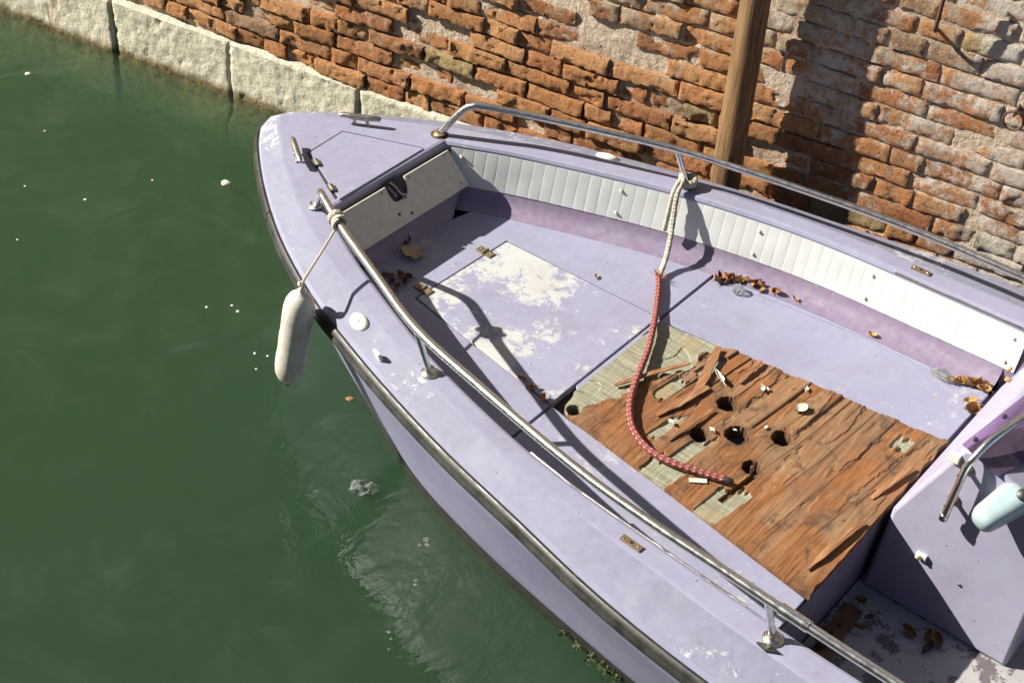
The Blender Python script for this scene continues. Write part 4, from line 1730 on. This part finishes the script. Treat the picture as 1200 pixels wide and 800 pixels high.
# ------------------------------------------------------------------ leaves and litter
def leaf_mesh(name, L, W, curl, mat, lobed=False, seed=1):
    rng = random.Random(seed)
    nL, nW = 8, 4
    V, F = [], []
    for i in range(nL + 1):
        t = i / nL
        w = W * (math.sin(math.pi * t ** .8) ** .8) * .5
        if lobed:
            w *= 1 + .30 * math.sin(t * 15 + seed)
        for j in range(-nW, nW + 1):
            v = j / nW
            x = (t - .5) * L
            y = v * w
            zz = curl * (v * v * .5 + (t - .5) ** 2 * .8) * L + .06 * L * noise.noise(Vector((t * 3, v * 2, seed)))
            V.append((x, y, zz))
    n = 2 * nW + 1
    for i in range(nL):
        for j in range(n - 1):
            F.append((i * n + j, (i + 1) * n + j, (i + 1) * n + j + 1, i * n + j + 1))
    mz = min(v[2] for v in V)
    V = [(a, b, c - mz) for a, b, c in V]
    # stalk
    k = len(V)
    s = tube([(-.5 * L - .3 * L, .01 * L, .06 * L), (-.5 * L, 0, V[nW][2] + .001), (-.2 * L, 0, V[2 * n + nW][2] + .001)], .0012, 5)
    V += [tuple(v) for v in s[0]]
    F += [tuple(q + k for q in f) for f in s[1]]
    me = bpy.data.meshes.new(name)
    me.from_pydata(V, [], F)
    me.polygons.foreach_set('use_smooth', [True] * len(me.polygons))
    me.materials.append(mat)
    return me


def put_leaf(me, p, rz_, tilt=(0, 0), sc=1.0, label='', group=None, name='dry_leaf', cat='leaf'):
    o = bpy.data.objects.new(name, me)
    COL.objects.link(o)
    o.location = p
    o.rotation_euler = (tilt[0], tilt[1], rz_)
    o.scale = (sc, sc, sc)
    tag(o, label, cat, group)
    return o


big = leaf_mesh('broad_leaf', .075, .075, .35, m_leaf_pale, True, 3)
put_leaf(big, (-.062, 2.585, ZF + .003), 2.2, (.12, -.1), 1.05, 'broad pale tan leaf on the shaded floor below the beige board')
brown = [leaf_mesh('brown_leaf', .040, .022, .7, m_leaf_brown, False, s) for s in (4, 5, 6)]
ochre = [leaf_mesh('ochre_leaf', .036, .022, .5, m_leaf_ochre, False, s) for s in (7, 8, 9)]
dark = [leaf_mesh('dark_leaf', .036, .022, .4, m_leaf_dark, False, s) for s in (10, 11)]
pile = [(.515, 1.80), (.525, 1.775), (.545, 1.765), (.555, 1.75), (.562, 1.735), (.575, 1.728), (.580, 1.71), (.572, 1.695), (.590, 1.69), (.588, 1.67), (.575, 1.655), (.60, 1.640), (.596, 1.615), (.535, 1.79), (.508, 1.785), (.56, 1.77), (.585, 1.735), (.57, 1.74)]
for i, (x, y) in enumerate(pile):
    put_leaf((brown + ochre)[i % 6] if i % 3 else brown[i % 3], (x, y, ZF + .002 + .006 * random.random()), random.uniform(0, 6.28), (random.uniform(-.5, .5), random.uniform(-.5, .5)), random.uniform(.6, 1.0),
             'curled brown leaf in the drift of leaves along the floor seam below the white padding', 'leaf drift beside the crumpled plastic')
pile2 = [(.60, 1.0), (.615, .98), (.628, .965), (.637, .945), (.642, .925), (.63, .915), (.55, .915), (.535, .905), (.52, .900), (.62, .95)]
for i, (x, y) in enumerate(pile2):
    put_leaf((ochre + brown)[i % 5], (x, y, ZF + .003 + .005 * random.random()), 2.2 + random.uniform(-.5, .5), (random.uniform(-.6, .6), random.uniform(-.4, .4)), random.uniform(.9, 1.35),
             'curled ochre leaf in the clump on the lavender floor where padding meets console', 'leaf clump at the console')
shade = [(-.17, 2.53), (-.20, 2.56), (-.185, 2.50), (-.155, 2.515), (-.21, 2.535), (-.02, 2.64), (-.225, 2.50)]
for i, (x, y) in enumerate(shade):
    put_leaf((brown + dark)[i % 5], (x, y, ZF + .003), random.uniform(0, 6.28), (random.uniform(-.3, .3), random.uniform(-.3, .3)), random.uniform(.8, 1.1),
             'small brown leaf on the shaded floor beside the broad tan leaf', 'leaves in the shade of the foredeck')
for i, (x, y) in enumerate([(-.287, 1.945), (-.296, 1.90), (-.306, 1.845)]):
    put_leaf(brown[i % 3], (x, y, ZF + .003), 1.6 + i, (.3, .2), .8, 'small reddish leaf caught in the long edge joint of the floor hatch', 'leaves caught in the hatch joint')
put_leaf(ochre[0], (.607, 1.555, ZF + .004), 1.2, (.2, 0), .8, 'small yellow leaf at the end of the floor seam past the leaf drift')
put_leaf(ochre[1], (.620, 1.285, ZF + .004), 1.8, (.1, 0), .9, 'lone flat ochre leaf on the floor midway along the white padding')
put_leaf(ochre[2], (.262, 2.085, ZF + .003), .5, (0, 0), .55, 'tiny yellow leaf on the sunlit floor near the grey rope')
put_leaf(brown[1], (.030, .66, ZW + .01), .5, (.4, .3), 1.2, 'crumpled brown leaf in the footwell corner at the console foot') if False else None
for i, (x, y) in enumerate([(-.085, .655), (-.10, .70), (-.075, .62), (-.12, .63)]):
    put_leaf((brown + dark)[i % 4], (x, y, ZW + .006), random.uniform(0, 6.28), (.4, .2), 1.2, 'brown leaf lying in the footwell along the console', 'leaves at the console foot')
for i in range(12):
    x, y = random.uniform(-.33, -.10), random.uniform(.80, .87)
    put_leaf((dark + brown)[i % 4], (x, y, ZW + .016 + .01 * random.random()), random.uniform(0, 6.28), (random.uniform(-.4, .4), random.uniform(-.4, .4)), random.uniform(.6, .95), 'dark wet leaf in the shadow under the plywood edge', 'leaves under the plywood edge')
for i, (x, y) in enumerate([(.59, .845), (.575, .835), (.605, .85)]):
    put_leaf(ochre[i % 3], (x, y, .452 + .012 * i), 1.0 + i, (.95, .2), .8, 'pale brown leaf resting on the sloping console front', 'leaves on the console front')
# cream petals on the plywood
pet = leaf_mesh('petal', .046, .034, .4, m_petal, False, 13)
put_leaf(pet, (.150, 1.262, PZ + .010), 2.7, (.1, .1), 1.0, 'cream petal-shaped scrap lying on the orange plywood', None, 'petal_scrap', 'scrap')
pet2 = leaf_mesh('dry_blade', .062, .016, .3, m_petal, False, 14)
put_leaf(pet2, (.105, 1.515, PZ + .010), 1.0, (.1, .1), 1.0, 'narrow pale dry leaf on the plywood beside the uppermost hole')
sm = leaf_mesh('flake', .020, .014, .3, m_petal, False, 15)
for i, (x, y) in enumerate([(.155, 1.395), (.165, 1.385), (.245, 1.30), (-.148, 1.515), (-.05, 1.36), (-.095, 1.41), (.02, 1.30)]):
    put_leaf(sm, (x, y, PZ + .008), random.uniform(0, 6), (.1, .1), random.uniform(.6, 1.2), 'small cream flake on the plywood', 'cream flakes on the plywood', 'paint_flake', 'flake')

# crumpled clear plastic beside the leaf drift
bm = bmesh.new()
bmesh.ops.create_icosphere(bm, subdivisions=3, radius=.021)
for v in bm.verts:
    nz = noise.noise(v.co * 130)
    v.co *= 1 + .32 * nz
    v.co.z *= .7
me = bpy.data.meshes.new('crumpled_plastic')
bm.to_mesh(me)
bm.free()
me.materials.append(m_film)
o = bpy.data.objects.new('crumpled_plastic', me)
COL.objects.link(o)
o.location = (.516, 1.712, ZF + .014)
tag(o, 'crumpled ball of clear plastic beside the drift of brown leaves', 'litter')
bm = bmesh.new()
bmesh.ops.create_icosphere(bm, subdivisions=3, radius=.02)
for v in bm.verts:
    v.co *= 1 + .3 * noise.noise(v.co * 110 + Vector((3, 1, 0)))
    v.co.y *= 2.1
    v.co.z *= .5
me = bpy.data.meshes.new('plastic_wrapper')
bm.to_mesh(me)
bm.free()
me.materials.append(m_film)
o = bpy.data.objects.new('plastic_wrapper', me)
COL.objects.link(o)
o.location = (.600, 1.030, ZF + .010)
tag(o, 'clear plastic wrapper next to the ochre leaf clump by the console', 'litter')


# ------------------------------------------------------------------ things afloat
def foam(x, y, r, label, group=None, name='foam_scrap', flat=.35, mat=None, seed=0):
    bm = bmesh.new()
    bmesh.ops.create_icosphere(bm, subdivisions=2, radius=r)
    for v in bm.verts:
        v.co *= 1 + .35 * noise.noise(v.co / r * 1.3 + Vector((seed, 0, 0)))
        v.co.z *= flat
    me = bpy.data.meshes.new(name)
    bm.to_mesh(me)
    bm.free()
    me.polygons.foreach_set('use_smooth', [True] * len(me.polygons))
    me.materials.append(mat or m_white_plastic)
    o = bpy.data.objects.new(name, me)
    COL.objects.link(o)
    o.location = (x, y, r * flat * .35)
    o.rotation_euler = (0, 0, seed)
    tag(o, label, 'scrap', group)
    return o


foam(.126, 3.69, .018, 'oval white scrap floating on the water off the bow', seed=1)
foam(.096, 4.84, .012, 'white scrap floating near the stone footing', seed=2)
for i, (x, y, r) in enumerate([(-.352, 3.137, .005), (-.417, 3.192, .005), (-.302, 3.976, .006), (-.36, 3.10, .006), (-.05, 3.9, .004), (-.40, 4.2, .004), (-.62, 3.95, .004), (-.47, 2.90, .005), (-.45, 2.86, .004), (-.43, 2.81, .004), (-.52, 2.84, .004), (-.12, 4.45, .004), (-.70, 4.0, .004)]):
    foam(x, y, r, 'tiny white speck of foam floating on the green water', 'foam specks on the water', 'foam_speck', seed=i + 3)
foam(-.415, 2.521, .012, 'small brown leaf floating close to the hull', None, 'floating_leaf', .15, m_leaf_brown, 5)
for i, (x, y, r) in enumerate([(-.697, 1.939, .010), (-.71, 1.925, .008), (-.725, 1.94, .006), (-.833, 1.859, .006), (-.845, 1.85, .005), (-1.018, 1.791, .005), (-1.03, 1.77, .004), (-1.06, 1.75, .004)]):
    foam(x, y, r, 'small shiny fleck of film floating alongside the hull', 'film flecks alongside the hull', 'film_fleck', .25, m_film, i)
bm = bmesh.new()
bmesh.ops.create_grid(bm, x_segments=18, y_segments=12, size=.5)
for v in bm.verts:
    ed = max(abs(v.co.x), abs(v.co.y)) * 2
    zz = noise.noise(Vector((v.co.x * 4, v.co.y * 4, 2))) * .016 + .010 - .02 * max(0, ed - .6)
    rad = 1 + .35 * noise.noise(Vector((v.co.x * 3, v.co.y * 3, 5)))
    dd = math.hypot(v.co.x, v.co.y) + 1e-6
    sq = max(abs(v.co.x), abs(v.co.y)) / dd
    v.co = Vector((v.co.x * .095 * rad * sq, v.co.y * .06 * rad * sq, zz - .006))
me = bpy.data.meshes.new('plastic_bag')
bm.to_mesh(me)
bm.free()
me.materials.append(m_film)
o = bpy.data.objects.new('plastic_bag', me)
COL.objects.link(o)
o.location = (-.668, 2.222, -.001)
o.rotation_euler = (0, 0, -.9)
so_ = o.modifiers.new('solid', 'SOLIDIFY')
so_.thickness = .001
tag(o, 'scrap of clear plastic bag floating just off the hull', 'litter')
